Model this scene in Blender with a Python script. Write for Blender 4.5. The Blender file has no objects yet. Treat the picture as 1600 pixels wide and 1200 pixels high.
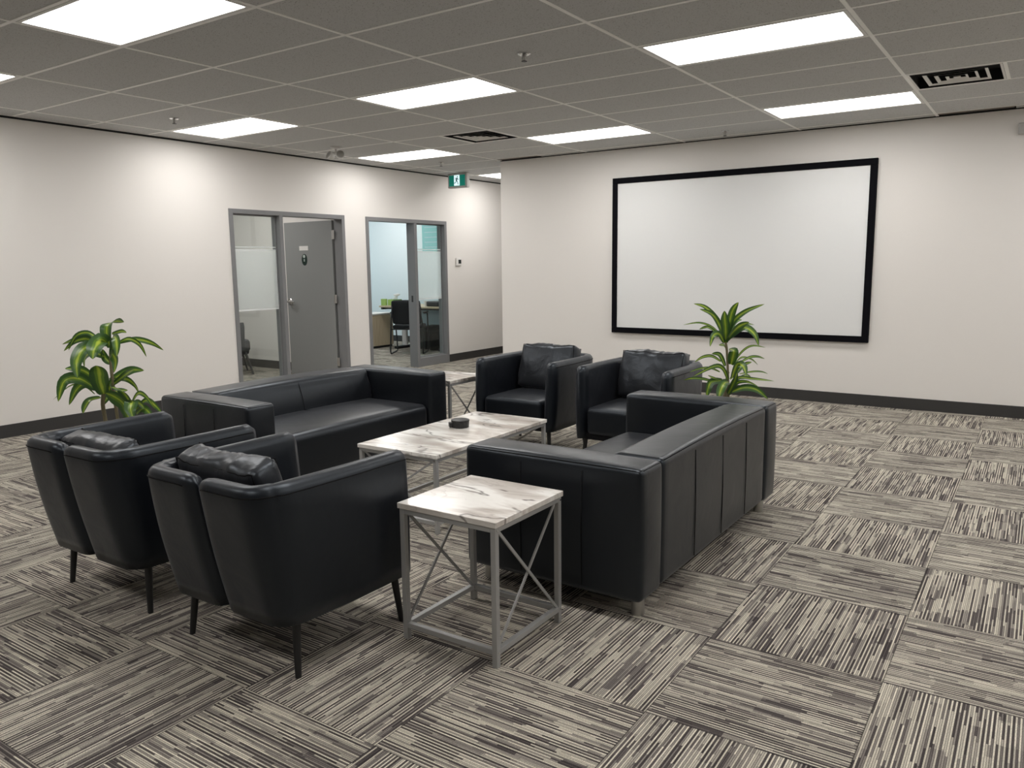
import bpy, bmesh, math, random
from mathutils import Vector, Matrix, noise
random.seed(7)
S = bpy.context.scene
C = S.collection
PI = math.pi

# ------------------------------------------------------------------ constants of the room (metres, floor at z = 0)
H = 2.7334            # ceiling height
XW = -4.013           # left wall
YW = 3.805            # wall with the projection screen
G = 0.6096            # ceiling and carpet module
WT = 0.12             # wall thickness
CAM = (3.4183, -4.5909, 1.4353)
YAW, PITCH, ROLL, FPX = -0.5991, -0.1501, 0.0121, 1230.17

# ------------------------------------------------------------------ materials
def mat(name):
    m = bpy.data.materials.new(name); m.use_nodes = True
    n = m.node_tree.nodes; l = m.node_tree.links
    return m, n, l, n['Principled BSDF']

def plain(name, col, rough=0.5, metal=0.0, spec=0.5, bump=0.0, bscale=200.0, emit=None, estr=0.0):
    m, n, l, b = mat(name)
    b.inputs['Base Color'].default_value = (*col, 1)
    b.inputs['Roughness'].default_value = rough
    b.inputs['Metallic'].default_value = metal
    b.inputs['Specular IOR Level'].default_value = spec
    if emit:
        b.inputs['Emission Color'].default_value = (*emit, 1)
        b.inputs['Emission Strength'].default_value = estr
    if bump:
        tc = n.new('ShaderNodeTexCoord'); nz = n.new('ShaderNodeTexNoise'); bp = n.new('ShaderNodeBump')
        nz.inputs['Scale'].default_value = bscale; nz.inputs['Detail'].default_value = 3
        bp.inputs['Strength'].default_value = bump; bp.inputs['Distance'].default_value = 0.002
        l.new(tc.outputs['Object'], nz.inputs['Vector']); l.new(nz.outputs['Fac'], bp.inputs['Height'])
        l.new(bp.outputs['Normal'], b.inputs['Normal'])
    return m

def ramp(n, stops, interp='LINEAR'):
    r = n.new('ShaderNodeValToRGB'); r.color_ramp.interpolation = interp
    e = r.color_ramp.elements
    while len(e) < len(stops): e.new(0.5)
    for k, (p, c) in enumerate(stops):
        e[k].position = p; e[k].color = (*c, 1)
    return r

def math_node(n, l, op, a, b=None, c=None):
    m = n.new('ShaderNodeMath'); m.operation = op
    for k, v in enumerate((a, b, c)):
        if v is None: continue
        if isinstance(v, (int, float)): m.inputs[k].default_value = v
        else: l.new(v, m.inputs[k])
    return m.outputs[0]

def carpet():
    m, n, l, b = mat('carpet_tiles')
    tc = n.new('ShaderNodeTexCoord')
    mp = n.new('ShaderNodeMapping'); mp.vector_type = 'TEXTURE'
    mp.inputs['Location'].default_value = (2.40711, 1.86032, 0)
    mp.inputs['Rotation'].default_value = (0, 0, 0.0059)
    mp.inputs['Scale'].default_value = (G, G, 1)
    l.new(tc.outputs['Object'], mp.inputs['Vector'])
    sp = n.new('ShaderNodeSeparateXYZ'); l.new(mp.outputs['Vector'], sp.inputs[0])
    X, Y = sp.outputs[0], sp.outputs[1]
    M = lambda op, a, b_=None, c=None: math_node(n, l, op, a, b_, c)
    ix, iy = M('FLOOR', X), M('FLOOR', Y)
    fx, fy = M('SUBTRACT', X, ix), M('SUBTRACT', Y, iy)
    par = M('FLOORED_MODULO', M('ADD', ix, iy), 2.0)            # 0: ribs run along Y, 1: along X
    inv = M('SUBTRACT', 1.0, par)
    across = M('ADD', M('MULTIPLY', fx, inv), M('MULTIPLY', fy, par))
    along = M('ADD', M('MULTIPLY', fy, inv), M('MULTIPLY', fx, par))
    seed = M('ADD', M('MULTIPLY', ix, 17.31), M('MULTIPLY', iy, 5.77))
    NR = 96.0
    ra = M('MULTIPLY', across, NR)
    k = M('FLOOR', ra)
    def white(a, b_, c):
        cb = n.new('ShaderNodeCombineXYZ')
        for q, v in enumerate((a, b_, c)):
            if isinstance(v, (int, float)): cb.inputs[q].default_value = v
            else: l.new(v, cb.inputs[q])
        w = n.new('ShaderNodeTexWhiteNoise'); w.noise_dimensions = '3D'
        l.new(cb.outputs[0], w.inputs['Vector']); return w.outputs['Value']
    off = white(k, seed, 3.0)
    seg = M('FLOOR', M('ADD', M('MULTIPLY', along, M('ADD', 1.0, M('MULTIPLY', off, 4.0))), M('MULTIPLY', off, 9.0)))
    v1 = white(k, seg, seed)
    # wider blocks of ribs share a tone
    kb = M('FLOOR', M('DIVIDE', k, 6.0))
    ob = white(kb, seed, 11.0)
    sb = M('FLOOR', M('ADD', M('MULTIPLY', along, 4.0), M('MULTIPLY', ob, 7.0)))
    v2 = white(kb, sb, seed)
    alt = M('FLOORED_MODULO', k, 2.0)
    v = M('ADD', M('ADD', M('MULTIPLY', v1, 0.54), M('MULTIPLY', v2, 0.20)), M('MULTIPLY', alt, 0.29))
    rp = ramp(n, [(0.0, (0.050, 0.042, 0.043)), (0.34, (0.105, 0.091, 0.089)), (0.48, (0.29, 0.262, 0.235)), (0.64, (0.56, 0.52, 0.435)), (1.0, (0.76, 0.71, 0.60))])
    l.new(v, rp.inputs['Fac'])
    # rib relief and loop speckle
    fr = M('SUBTRACT', ra, k)
    edge = M('ABSOLUTE', M('SUBTRACT', fr, 0.5))
    nz = n.new('ShaderNodeTexNoise'); nz.inputs['Scale'].default_value = 330; nz.inputs['Detail'].default_value = 2
    l.new(tc.outputs['Object'], nz.inputs['Vector'])
    spk = M('ADD', 0.10, M('MULTIPLY', nz.outputs['Fac'], 1.95))
    dark = M('SUBTRACT', 1.0, M('MULTIPLY', M('POWER', M('MULTIPLY', edge, 2.0), 2.2), 0.72))
    # tile seam
    sx = M('ABSOLUTE', M('SUBTRACT', fx, 0.5)); sy = M('ABSOLUTE', M('SUBTRACT', fy, 0.5))
    seam = M('LESS_THAN', M('MAXIMUM', sx, sy), 0.4965)
    seamf = M('ADD', 0.45, M('MULTIPLY', seam, 0.55))
    mul = M('MULTIPLY', M('MULTIPLY', spk, dark), seamf)
    mx = n.new('ShaderNodeMix'); mx.data_type = 'RGBA'; mx.blend_type = 'MULTIPLY'; mx.inputs[0].default_value = 1.0
    l.new(rp.outputs['Color'], mx.inputs[6])
    cb = n.new('ShaderNodeCombineColor')
    for q in range(3): l.new(mul, cb.inputs[q])
    l.new(cb.outputs[0], mx.inputs[7])
    l.new(mx.outputs[2], b.inputs['Base Color'])
    bp = n.new('ShaderNodeBump'); bp.inputs['Strength'].default_value = 0.5; bp.inputs['Distance'].default_value = 0.003
    l.new(M('MULTIPLY', dark, spk), bp.inputs['Height']); l.new(bp.outputs['Normal'], b.inputs['Normal'])
    b.inputs['Roughness'].default_value = 0.95; b.inputs['Specular IOR Level'].default_value = 0.1
    return m

def leather(name, col=(0.0030, 0.0040, 0.0068), rough=0.37, wr=0.35, wscale=6.0):
    m, n, l, b = mat(name)
    b.inputs['Base Color'].default_value = (*col, 1)
    b.inputs['Specular IOR Level'].default_value = 0.55
    b.inputs['Specular Tint'].default_value = (0.80, 0.90, 1.0, 1)
    b.inputs['Sheen Weight'].default_value = 0.08; b.inputs['Sheen Roughness'].default_value = 0.45; b.inputs['Sheen Tint'].default_value = (0.9, 0.92, 1.0, 1)
    tc = n.new('ShaderNodeTexCoord')
    a = n.new('ShaderNodeTexNoise'); a.inputs['Scale'].default_value = 260; a.inputs['Detail'].default_value = 3
    w = n.new('ShaderNodeTexNoise'); w.inputs['Scale'].default_value = wscale; w.inputs['Detail'].default_value = 3; w.inputs['Distortion'].default_value = 0.6
    l.new(tc.outputs['Object'], a.inputs['Vector']); l.new(tc.outputs['Object'], w.inputs['Vector'])
    b1 = n.new('ShaderNodeBump'); b1.inputs['Strength'].default_value = 0.18; b1.inputs['Distance'].default_value = 0.001
    b2 = n.new('ShaderNodeBump'); b2.inputs['Strength'].default_value = wr; b2.inputs['Distance'].default_value = 0.01
    l.new(w.outputs['Fac'], b2.inputs['Height']); l.new(a.outputs['Fac'], b1.inputs['Height'])
    l.new(b2.outputs['Normal'], b1.inputs['Normal']); l.new(b1.outputs['Normal'], b.inputs['Normal'])
    rp = math_node(n, l, 'ADD', rough - 0.06, math_node(n, l, 'MULTIPLY', w.outputs['Fac'], 0.12))
    l.new(rp, b.inputs['Roughness'])
    return m

def marble():
    m, n, l, b = mat('marble')
    tc = n.new('ShaderNodeTexCoord'); oi = n.new('ShaderNodeObjectInfo')
    ad = n.new('ShaderNodeVectorMath'); ad.operation = 'ADD'
    l.new(tc.outputs['Object'], ad.inputs[0]); l.new(oi.outputs['Location'], ad.inputs[1])
    mp = n.new('ShaderNodeMapping'); mp.inputs['Rotation'].default_value = (0.5, 0.35, -0.95); mp.inputs['Scale'].default_value = (0.8, 2.6, 1.2)
    l.new(ad.outputs[0], mp.inputs['Vector'])
    def veins(scale, dist, detail, width):
        z = n.new('ShaderNodeTexNoise'); z.inputs['Scale'].default_value = scale; z.inputs['Detail'].default_value = detail
        z.inputs['Distortion'].default_value = dist; z.inputs['Roughness'].default_value = 0.55
        l.new(mp.outputs[0], z.inputs['Vector'])
        d = math_node(n, l, 'ABSOLUTE', math_node(n, l, 'SUBTRACT', z.outputs['Fac'], 0.5))
        return math_node(n, l, 'SUBTRACT', 1.0, math_node(n, l, 'MINIMUM', math_node(n, l, 'DIVIDE', d, width), 1.0))
    cl = n.new('ShaderNodeTexNoise'); cl.inputs['Scale'].default_value = 2.6; cl.inputs['Detail'].default_value = 5; cl.inputs['Distortion'].default_value = 0.8
    l.new(mp.outputs[0], cl.inputs['Vector'])
    base = ramp(n, [(0.36, (0.46, 0.41, 0.365)), (0.47, (0.66, 0.615, 0.57)), (0.56, (0.87, 0.85, 0.81)), (0.75, (0.95, 0.935, 0.905))])
    l.new(cl.outputs['Fac'], base.inputs['Fac'])
    m1 = n.new('ShaderNodeMix'); m1.data_type = 'RGBA'; m1.inputs[7].default_value = (0.13, 0.11, 0.10, 1)
    l.new(math_node(n, l, 'MULTIPLY', veins(1.0, 0.7, 4, 0.011), 0.85), m1.inputs[0]); l.new(base.outputs['Color'], m1.inputs[6])
    m2 = n.new('ShaderNodeMix'); m2.data_type = 'RGBA'; m2.inputs[7].default_value = (0.36, 0.32, 0.29, 1)
    l.new(math_node(n, l, 'MULTIPLY', veins(2.0, 1.0, 5, 0.014), 0.40), m2.inputs[0]); l.new(m1.outputs[2], m2.inputs[6])
    l.new(m2.outputs[2], b.inputs['Base Color'])
    b.inputs['Roughness'].default_value = 0.16
    return m

def ceiling_mat():
    m, n, l, b = mat('ceiling_tile')
    tc = n.new('ShaderNodeTexCoord')
    z = n.new('ShaderNodeTexNoise'); z.inputs['Scale'].default_value = 150; z.inputs['Detail'].default_value = 2
    l.new(tc.outputs['Object'], z.inputs['Vector'])
    r = ramp(n, [(0.0, (0.16, 0.15, 0.14)), (0.315, (0.22, 0.21, 0.20)), (0.36, CEIL_COL), (1.0, tuple(c * 1.06 for c in CEIL_COL))])
    l.new(z.outputs['Fac'], r.inputs['Fac']); l.new(r.outputs['Color'], b.inputs['Base Color'])
    b.inputs['Roughness'].default_value = 0.95; b.inputs['Specular IOR Level'].default_value = 0.1
    return m

def wood(name, c1, c2):
    m, n, l, b = mat(name)
    tc = n.new('ShaderNodeTexCoord'); mp = n.new('ShaderNodeMapping'); mp.inputs['Scale'].default_value = (14, 14, 1.2)
    l.new(tc.outputs['Object'], mp.inputs['Vector'])
    z = n.new('ShaderNodeTexNoise'); z.inputs['Scale'].default_value = 3; z.inputs['Detail'].default_value = 4
    l.new(mp.outputs[0], z.inputs['Vector'])
    r = ramp(n, [(0.3, c1), (0.7, c2)]); l.new(z.outputs['Fac'], r.inputs['Fac']); l.new(r.outputs['Color'], b.inputs['Base Color'])
    b.inputs['Roughness'].default_value = 0.45
    return m

def leaf_mat():
    m, n, l, b = mat('variegated_leaf')
    uv = n.new('ShaderNodeUVMap'); sp = n.new('ShaderNodeSeparateXYZ'); l.new(uv.outputs[0], sp.inputs[0])
    oi = n.new('ShaderNodeTexCoord')
    z = n.new('ShaderNodeTexNoise'); z.inputs['Scale'].default_value = 9; l.new(oi.outputs['Object'], z.inputs['Vector'])
    d = math_node(n, l, 'ABSOLUTE', math_node(n, l, 'SUBTRACT', sp.outputs[0], 0.5))
    d = math_node(n, l, 'ADD', d, math_node(n, l, 'MULTIPLY', math_node(n, l, 'SUBTRACT', z.outputs['Fac'], 0.5), 0.30))
    r = ramp(n, [(0.0, (0.46, 0.56, 0.07)), (0.06, (0.34, 0.47, 0.045)), (0.11, (0.11, 0.22, 0.03)), (0.18, (0.15, 0.27, 0.035)), (0.26, (0.060, 0.135, 0.035)), (0.5, (0.050, 0.115, 0.04))])
    l.new(d, r.inputs['Fac']); l.new(r.outputs['Color'], b.inputs['Base Color'])
    b.inputs['Roughness'].default_value = 0.32
    b.inputs['Subsurface Weight'].default_value = 0.0
    tr = n.new('ShaderNodeBsdfTranslucent'); l.new(r.outputs['Color'], tr.inputs['Color'])
    mx = n.new('ShaderNodeMixShader'); mx.inputs[0].default_value = 0.25
    out = n['Material Output']
    l.new(b.outputs[0], mx.inputs[1]); l.new(tr.outputs[0], mx.inputs[2]); l.new(mx.outputs[0], out.inputs['Surface'])
    return m

def glass_mat(name, frost=False):
    m, n, l, b = mat(name)
    out = n['Material Output']
    if frost:
        n.remove(b)
        tr = n.new('ShaderNodeBsdfTranslucent'); tr.inputs['Color'].default_value = (0.93, 0.95, 0.95, 1)
        df = n.new('ShaderNodeBsdfDiffuse'); df.inputs['Color'].default_value = (0.80, 0.83, 0.83, 1)
        rf = n.new('ShaderNodeBsdfRefraction'); rf.inputs['IOR'].default_value = 1.02; rf.inputs['Roughness'].default_value = 0.5
        m1 = n.new('ShaderNodeMixShader'); m1.inputs[0].default_value = 0.25
        m2 = n.new('ShaderNodeMixShader'); m2.inputs[0].default_value = 0.45
        l.new(tr.outputs[0], m1.inputs[1]); l.new(df.outputs[0], m1.inputs[2])
        l.new(m1.outputs[0], m2.inputs[1]); l.new(rf.outputs[0], m2.inputs[2])
        l.new(m2.outputs[0], out.inputs['Surface'])
    else:
        n.remove(b)
        tp = n.new('ShaderNodeBsdfTransparent'); tp.inputs['Color'].default_value = (0.93, 0.96, 0.95, 1)
        gl = n.new('ShaderNodeBsdfGlossy'); gl.inputs['Roughness'].default_value = 0.02
        mx = n.new('ShaderNodeMixShader'); mx.inputs[0].default_value = 0.045
        l.new(tp.outputs[0], mx.inputs[1]); l.new(gl.outputs[0], mx.inputs[2])
        l.new(mx.outputs[0], out.inputs['Surface'])
    return m

def emission(name, col, strength):
    m, n, l, b = mat(name); n.remove(b)
    e = n.new('ShaderNodeEmission'); e.inputs['Color'].default_value = (*col, 1); e.inputs['Strength'].default_value = strength
    l.new(e.outputs[0], n['Material Output'].inputs['Surface']); return m

CEIL_COL = (0.56, 0.56, 0.555)
MT = dict(
    wall=plain('painted_wall', (0.80, 0.775, 0.745), 0.75, spec=0.2, bump=0.05, bscale=90),
    room2wall=plain('painted_wall_cool', (0.74, 0.82, 0.85), 0.75, spec=0.2),
    ceiling=ceiling_mat(), tee=plain('tee_bar', (0.92, 0.91, 0.88), 0.5),
    carpet=carpet(), base=plain('rubber_base', (0.034, 0.033, 0.032), 0.6, bump=0.3, bscale=60),
    frame=plain('grey_steel', (0.200, 0.202, 0.210), 0.45), door=plain('grey_door', (0.245, 0.252, 0.250), 0.5),
    leather=leather('black_leather'), sofa=leather('black_sofa_leather', (0.0060, 0.0068, 0.0090), 0.33, 0.25, 5.0),
    cushion=leather('creased_leather', (0.016, 0.0165, 0.019), 0.34, 0.55, 9.0),
    seam=plain('black_thread', (0.004, 0.004, 0.005), 0.8, spec=0.2),
    black=plain('black_metal', (0.012, 0.012, 0.013), 0.4), steel=plain('brushed_steel', (0.50, 0.49, 0.47), 0.38, metal=0.9),
    silver=plain('silver_paint', (0.40, 0.40, 0.395), 0.38, metal=0.25), screw=plain('bright_screw', (0.8, 0.8, 0.8), 0.2, metal=1.0),
    marble=marble(), screen=plain('screen_fabric', (0.80, 0.81, 0.81), 0.8, spec=0.1), velvet=plain('black_velvet', (0.004, 0.004, 0.006), 0.85, spec=0.1),
    leaf=leaf_mat(), stem=plain('cane', (0.20, 0.17, 0.10), 0.7, bump=0.6, bscale=60), pot=plain('dark_pot', (0.03, 0.03, 0.032), 0.4), soil=plain('soil', (0.03, 0.02, 0.014), 0.95, bump=1, bscale=80),
    lamp=emission('lit_diffuser', (1.0, 0.972, 0.94), 9.0), lampframe=plain('white_lamp_frame', (0.75, 0.74, 0.72), 0.5),
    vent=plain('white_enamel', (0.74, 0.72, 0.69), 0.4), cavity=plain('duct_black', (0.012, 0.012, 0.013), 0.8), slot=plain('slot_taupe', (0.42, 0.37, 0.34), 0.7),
    white=plain('white_plastic', (0.75, 0.74, 0.72), 0.4), chrome=plain('chrome', (0.75, 0.75, 0.75), 0.15, metal=1.0),
    glass=glass_mat('clear_glass'), frost=glass_mat('frosted_film', True), filmedge=plain('film_border', (0.80, 0.83, 0.83), 0.5),
    exitg=plain('exit_green', (0.0, 0.20, 0.145), 0.4, emit=(0.0, 0.40, 0.30), estr=0.16), exitw=plain('exit_white', (0.7, 0.9, 0.92), 0.4, emit=(0.72, 0.95, 1.0), estr=0.75), exitd=plain('exit_dark', (0.002, 0.03, 0.028), 0.5),
    signhouse=plain('sign_housing', (0.48, 0.47, 0.455), 0.5),
    badge=plain('badge_green', (0.010, 0.028, 0.022), 0.4), badgew=plain('badge_white', (0.45, 0.52, 0.49), 0.5),
    greyfab=plain('grey_fabric', (0.085, 0.088, 0.092), 0.9, bump=0.3, bscale=300), darkfab=plain('dark_fabric', (0.018, 0.019, 0.022), 0.9, bump=0.3, bscale=300),
    wood=wood('light_maple', (0.52, 0.42, 0.28), (0.62, 0.52, 0.37)), paperwhite=plain('paper', (0.85, 0.85, 0.84), 0.8), blacksoft=plain('black_plastic', (0.013, 0.013, 0.014), 0.45),
    boxgreen=plain('green_card', (0.38, 0.58, 0.16), 0.6), boxdark=plain('dark_green_card', (0.12, 0.24, 0.07), 0.6), pinkish=plain('beige_ceramic', (0.62, 0.52, 0.45), 0.4), bottle=plain('blue_bottle', (0.30, 0.45, 0.58), 0.2),
    teal=plain('teal_print', (0.28, 0.58, 0.58), 0.7), lcd=plain('lcd', (0.03, 0.035, 0.035), 0.2), lightpanel=plain('pale_blue_panel', (0.50, 0.62, 0.68), 0.6),
)

# ------------------------------------------------------------------ mesh building
class MB:
    def __init__(self): self.v = []; self.f = []; self.mi = []; self.uv = {}
    def add(self, vs, fs, mi=0):
        o = len(self.v); self.v += [tuple(p) for p in vs]
        for f in fs: self.f.append([o + i for i in f]); self.mi.append(mi)
        return o
    def box(self, x0, x1, y0, y1, z0, z1, mi=0, M=None):
        p = [Vector((x, y, z)) for x in (x0, x1) for y in (y0, y1) for z in (z0, z1)]
        if M is not None: p = [M @ q for q in p]
        self.add(p, [(0, 1, 3, 2), (4, 6, 7, 5), (0, 4, 5, 1), (2, 3, 7, 6), (0, 2, 6, 4), (1, 5, 7, 3)], mi)
    def rbox(self, x0, x1, y0, y1, z0, z1, r=0.02, seg=3, puff=0.0, mi=0, M=None, fn=None, div=4):
        lo = Vector((x0, y0, z0)); hi = Vector((x1, y1, z1))
        def coords(a, b):
            rr = min(r, (b - a) / 2 - 1e-5)
            c = [a + rr * (1 - math.cos(PI / 2 * i / seg)) for i in range(seg + 1)]
            inner = [a + rr + (b - a - 2 * rr) * i / div for i in range(1, div)]
            return c + inner + [b - rr * (1 - math.cos(PI / 2 * i / seg)) for i in range(seg, -1, -1)]
        cs = [coords(lo[i], hi[i]) for i in range(3)]
        ids = {}
        def vid(i, j, k):
            if (i, j, k) in ids: return ids[(i, j, k)]
            p = Vector((cs[0][i], cs[1][j], cs[2][k])); q = p.copy()
            for a in range(3):
                rr = min(r, (hi[a] - lo[a]) / 2 - 1e-5)
                q[a] = min(max(p[a], lo[a] + rr), hi[a] - rr)
            d = p - q
            if d.length > 1e-9:
                rr = max(abs(c) for c in d); big = max(min(r, (hi[a] - lo[a]) / 2) for a in range(3))
                p = q + d.normalized() * min(r, big)
            if puff:
                u = [(p[a] - (lo[a] + hi[a]) / 2) / max((hi[a] - lo[a]) / 2, 1e-6) for a in range(3)]
                for a in range(3):
                    b_, c_ = (a + 1) % 3, (a + 2) % 3
                    p[a] += puff * u[a] * max(0, 1 - u[b_] ** 2) * max(0, 1 - u[c_] ** 2)
            if fn: p = fn(p)
            if M is not None: p = M @ p
            self.v.append(tuple(p)); ids[(i, j, k)] = len(self.v) - 1
            return ids[(i, j, k)]
        n = [len(c) - 1 for c in cs]
        def quad(*q): self.f.append(list(q)); self.mi.append(mi)
        for i in range(n[0]):
            for j in range(n[1]):
                quad(vid(i, j, 0), vid(i, j + 1, 0), vid(i + 1, j + 1, 0), vid(i + 1, j, 0))
                quad(vid(i, j, n[2]), vid(i + 1, j, n[2]), vid(i + 1, j + 1, n[2]), vid(i, j + 1, n[2]))
        for i in range(n[0]):
            for k in range(n[2]):
                quad(vid(i, 0, k), vid(i + 1, 0, k), vid(i + 1, 0, k + 1), vid(i, 0, k + 1))
                quad(vid(i, n[1], k), vid(i, n[1], k + 1), vid(i + 1, n[1], k + 1), vid(i + 1, n[1], k))
        for j in range(n[1]):
            for k in range(n[2]):
                quad(vid(0, j, k), vid(0, j, k + 1), vid(0, j + 1, k + 1), vid(0, j + 1, k))
                quad(vid(n[0], j, k), vid(n[0], j + 1, k), vid(n[0], j + 1, k + 1), vid(n[0], j, k + 1))
    def tube(self, pts, rad, seg=8, mi=0, caps=True):
        pts = [Vector(p) for p in pts]
        rads = rad if isinstance(rad, (list, tuple)) else [rad] * len(pts)
        rings = []; up = None
        for i, p in enumerate(pts):
            t = (pts[min(i + 1, len(pts) - 1)] - pts[max(i - 1, 0)]).normalized()
            if up is None: up = Vector((0, 0, 1)) if abs(t.z) < 0.9 else Vector((1, 0, 0))
            a = t.cross(up).normalized(); b_ = a.cross(t).normalized(); up = b_
            rings.append(self.add([p + (a * math.cos(2 * PI * k / seg) + b_ * math.sin(2 * PI * k / seg)) * rads[i] for k in range(seg)], []))
        for i in range(len(rings) - 1):
            for k in range(seg):
                k2 = (k + 1) % seg
                self.f.append([rings[i] + k, rings[i + 1] + k, rings[i + 1] + k2, rings[i] + k2]); self.mi.append(mi)
        if caps:
            self.f.append([rings[0] + k for k in range(seg)]); self.mi.append(mi)
            self.f.append([rings[-1] + k for k in reversed(range(seg))]); self.mi.append(mi)
    def bar(self, a, b_, w, t, mi=0, side=None):
        a = Vector(a); b_ = Vector(b_); d = (b_ - a).normalized()
        s = Vector(side) if side else (d.cross(Vector((0, 0, 1))) if abs(d.z) < 0.95 else Vector((1, 0, 0)))
        s = (s - d * s.dot(d)).normalized(); u = s.cross(d)
        vs = [p + s * (w / 2 * i) + u * (t / 2 * j) for p in (a, b_) for i, j in ((-1, -1), (1, -1), (1, 1), (-1, 1))]
        self.add(vs, [(0, 1, 2, 3), (7, 6, 5, 4), (0, 4, 5, 1), (1, 5, 6, 2), (2, 6, 7, 3), (3, 7, 4, 0)], mi)
    def lathe(self, prof, seg=24, c=(0, 0, 0), mi=0):
        rings = [self.add([(c[0] + r * math.cos(2 * PI * k / seg), c[1] + r * math.sin(2 * PI * k / seg), c[2] + z) for k in range(seg)], []) for r, z in prof]
        for i in range(len(rings) - 1):
            for k in range(seg):
                k2 = (k + 1) % seg
                self.f.append([rings[i] + k, rings[i] + k2, rings[i + 1] + k2, rings[i + 1] + k]); self.mi.append(mi)
        self.f.append([rings[0] + k for k in reversed(range(seg))]); self.mi.append(mi)
        self.f.append([rings[-1] + k for k in range(seg)]); self.mi.append(mi)
    def build(self, name, mats, parent=None, smooth=False, loc=None, auto=None, bevel=0, kind=None, subsurf=0):
        me = bpy.data.meshes.new(name); me.from_pydata(self.v, [], self.f)
        if not isinstance(mats, (list, tuple)): mats = [mats]
        for m in mats: me.materials.append(m)
        for p, mi in zip(me.polygons, self.mi): p.material_index = mi; p.use_smooth = smooth
        bm = bmesh.new(); bm.from_mesh(me); bmesh.ops.recalc_face_normals(bm, faces=bm.faces); bm.to_mesh(me); bm.free()
        if self.uv:
            ul = me.uv_layers.new(name='UVMap')
            for lp in me.loops: ul.data[lp.index].uv = self.uv.get(lp.vertex_index, (0.5, 0.5))
        me.update()
        if auto is not None:
            try: me.set_sharp_from_angle(angle=math.radians(auto))
            except Exception: pass
        o = bpy.data.objects.new(name, me); C.objects.link(o)
        if parent is not None: o.parent = parent
        if loc is not None: o.location = loc
        if bevel:
            b = o.modifiers.new('bevel', 'BEVEL'); b.width = bevel; b.segments = 2; b.limit_method = 'ANGLE'
        if subsurf:
            s = o.modifiers.new('sub', 'SUBSURF'); s.levels = subsurf; s.render_levels = subsurf
        if kind: o['kind'] = kind
        return o

def tag(o, label, cat, group=None):
    o['label'] = label; o['category'] = cat
    if group: o['group'] = group
    return o

def thing(name, loc, rz=0.0, label=None, cat=None, group=None):
    o = bpy.data.objects.new(name, None); C.objects.link(o); o.location = loc; o.rotation_euler = (0, 0, rz)
    o.empty_display_size = 0.1
    if label: tag(o, label, cat, group)
    return o

def copy_tree(o, parent=None):
    c = o.copy(); C.objects.link(c)
    if parent is not None: c.parent = parent
    for ch in [x for x in S.objects if x.parent == o]: copy_tree(ch, c)
    return c

def dup(root, loc, rz, label, group=None):
    c = copy_tree(root); c.location = loc; c.rotation_euler = (0, 0, rz); c['label'] = label
    if group: c['group'] = group
    return c

# ------------------------------------------------------------------ the room
XR, YB, YH = 8.6, -9.2, 9.4      # right wall, wall behind the camera, end of the corridor
XO = -9.2                        # outer wall of the side rooms
XC = -2.452                      # corridor side of the screen wall
PY0, PY1 = 2.80, 2.90            # partition between the two side rooms
R2Y = 6.75                       # far wall of the second room

b = MB(); b.box(XO, XR, YB, YH, -0.08, 0.0)
b.build('floor', MT['carpet'], kind='structure')

D1 = (0.885, 2.585); D2 = (2.96, 4.62); DH = 2.078
b = MB()
top = H + 0.10
b.box(XW - WT, XW, YB, D1[0], 0, top); b.box(XW - WT, XW, D1[1], D2[0], 0, top); b.box(XW - WT, XW, D2[1], YH, 0, top)
b.box(XW - WT, XW, D1[0], D1[1], DH, top); b.box(XW - WT, XW, D2[0], D2[1], DH, top)
b.build('wall_left', MT['wall'], kind='structure')
b = MB(); b.box(XC, XR, YW, YW + WT, 0, top); b.box(XC, XC + WT, YW + WT, YH, 0, top)
b.build('wall_back', MT['wall'], kind='structure')
b = MB(); b.box(XR, XR + WT, YB, YW + WT, 0, top); b.build('wall_right', MT['wall'], kind='structure')
b = MB(); b.box(XO, XR, YB - WT, YB, 0, top); b.build('wall_front', MT['wall'], kind='structure')
b = MB(); b.box(XO, XC + WT, YH, YH + WT, 0, top); b.build('wall_corridor', MT['wall'], kind='structure')
b = MB(); b.box(XO, XW - WT, PY0, PY1 - 0.05, 0, top); b.build('wall_partition', MT['wall'], kind='structure')
b = MB(); b.box(XO, XW - WT, PY1 - 0.05, PY1, 0, top); b.box(XO, XW - WT, R2Y, R2Y + 0.1, 0, top); b.box(XO - 0.1, XO, PY1, 4.2, 0, top); b.box(XO - 0.1, XO, 5.9, R2Y, 0, top)
b.box(XO - 0.1, XO, 4.2, 5.9, 0, 0.9); b.box(XO - 0.1, XO, 4.2, 5.9, 2.3, top)
b.build('wall_office', MT['room2wall'], kind='structure')
b = MB(); b.box(XO - 0.1, XO, YB, PY0, 0, top); b.box(XO, XW - WT, -1.3, -1.2, 0, top); b.build('wall_outer', MT['wall'], kind='structure')

# baseboards
b = MB(); BH, BT = 0.112, 0.012
for y0, y1 in ((YB, D1[0] - 0.001), (D1[1] + 0.001, D2[0] - 0.001), (D2[1] + 0.001, YH)): b.box(XW, XW + BT, y0, y1, 0, BH)
b.build('baseboard_left', MT['base'], kind='structure')
b = MB(); b.box(XC - BT, XR, YW - BT, YW, 0, BH); b.box(XC - BT, XC, YW, YH, 0, BH); b.build('baseboard_back', MT['base'], kind='structure')
b = MB(); b.box(XR - BT, XR, YB, YW, 0, BH); b.build('baseboard_right', MT['base'], kind='structure')
b = MB(); b.box(XO, XW - WT, PY0 - BT, PY0, 0, BH); b.box(XO, XO + BT, -1.2, PY0, 0, BH); b.build('baseboard_room', MT['base'], kind='structure')
b = MB(); b.box(XO, XW - WT, R2Y - BT, R2Y, 0, BH); b.box(XO, XW - WT, PY1, PY1 + BT, 0, BH); b.build('baseboard_office', MT['base'], kind='structure')

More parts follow.
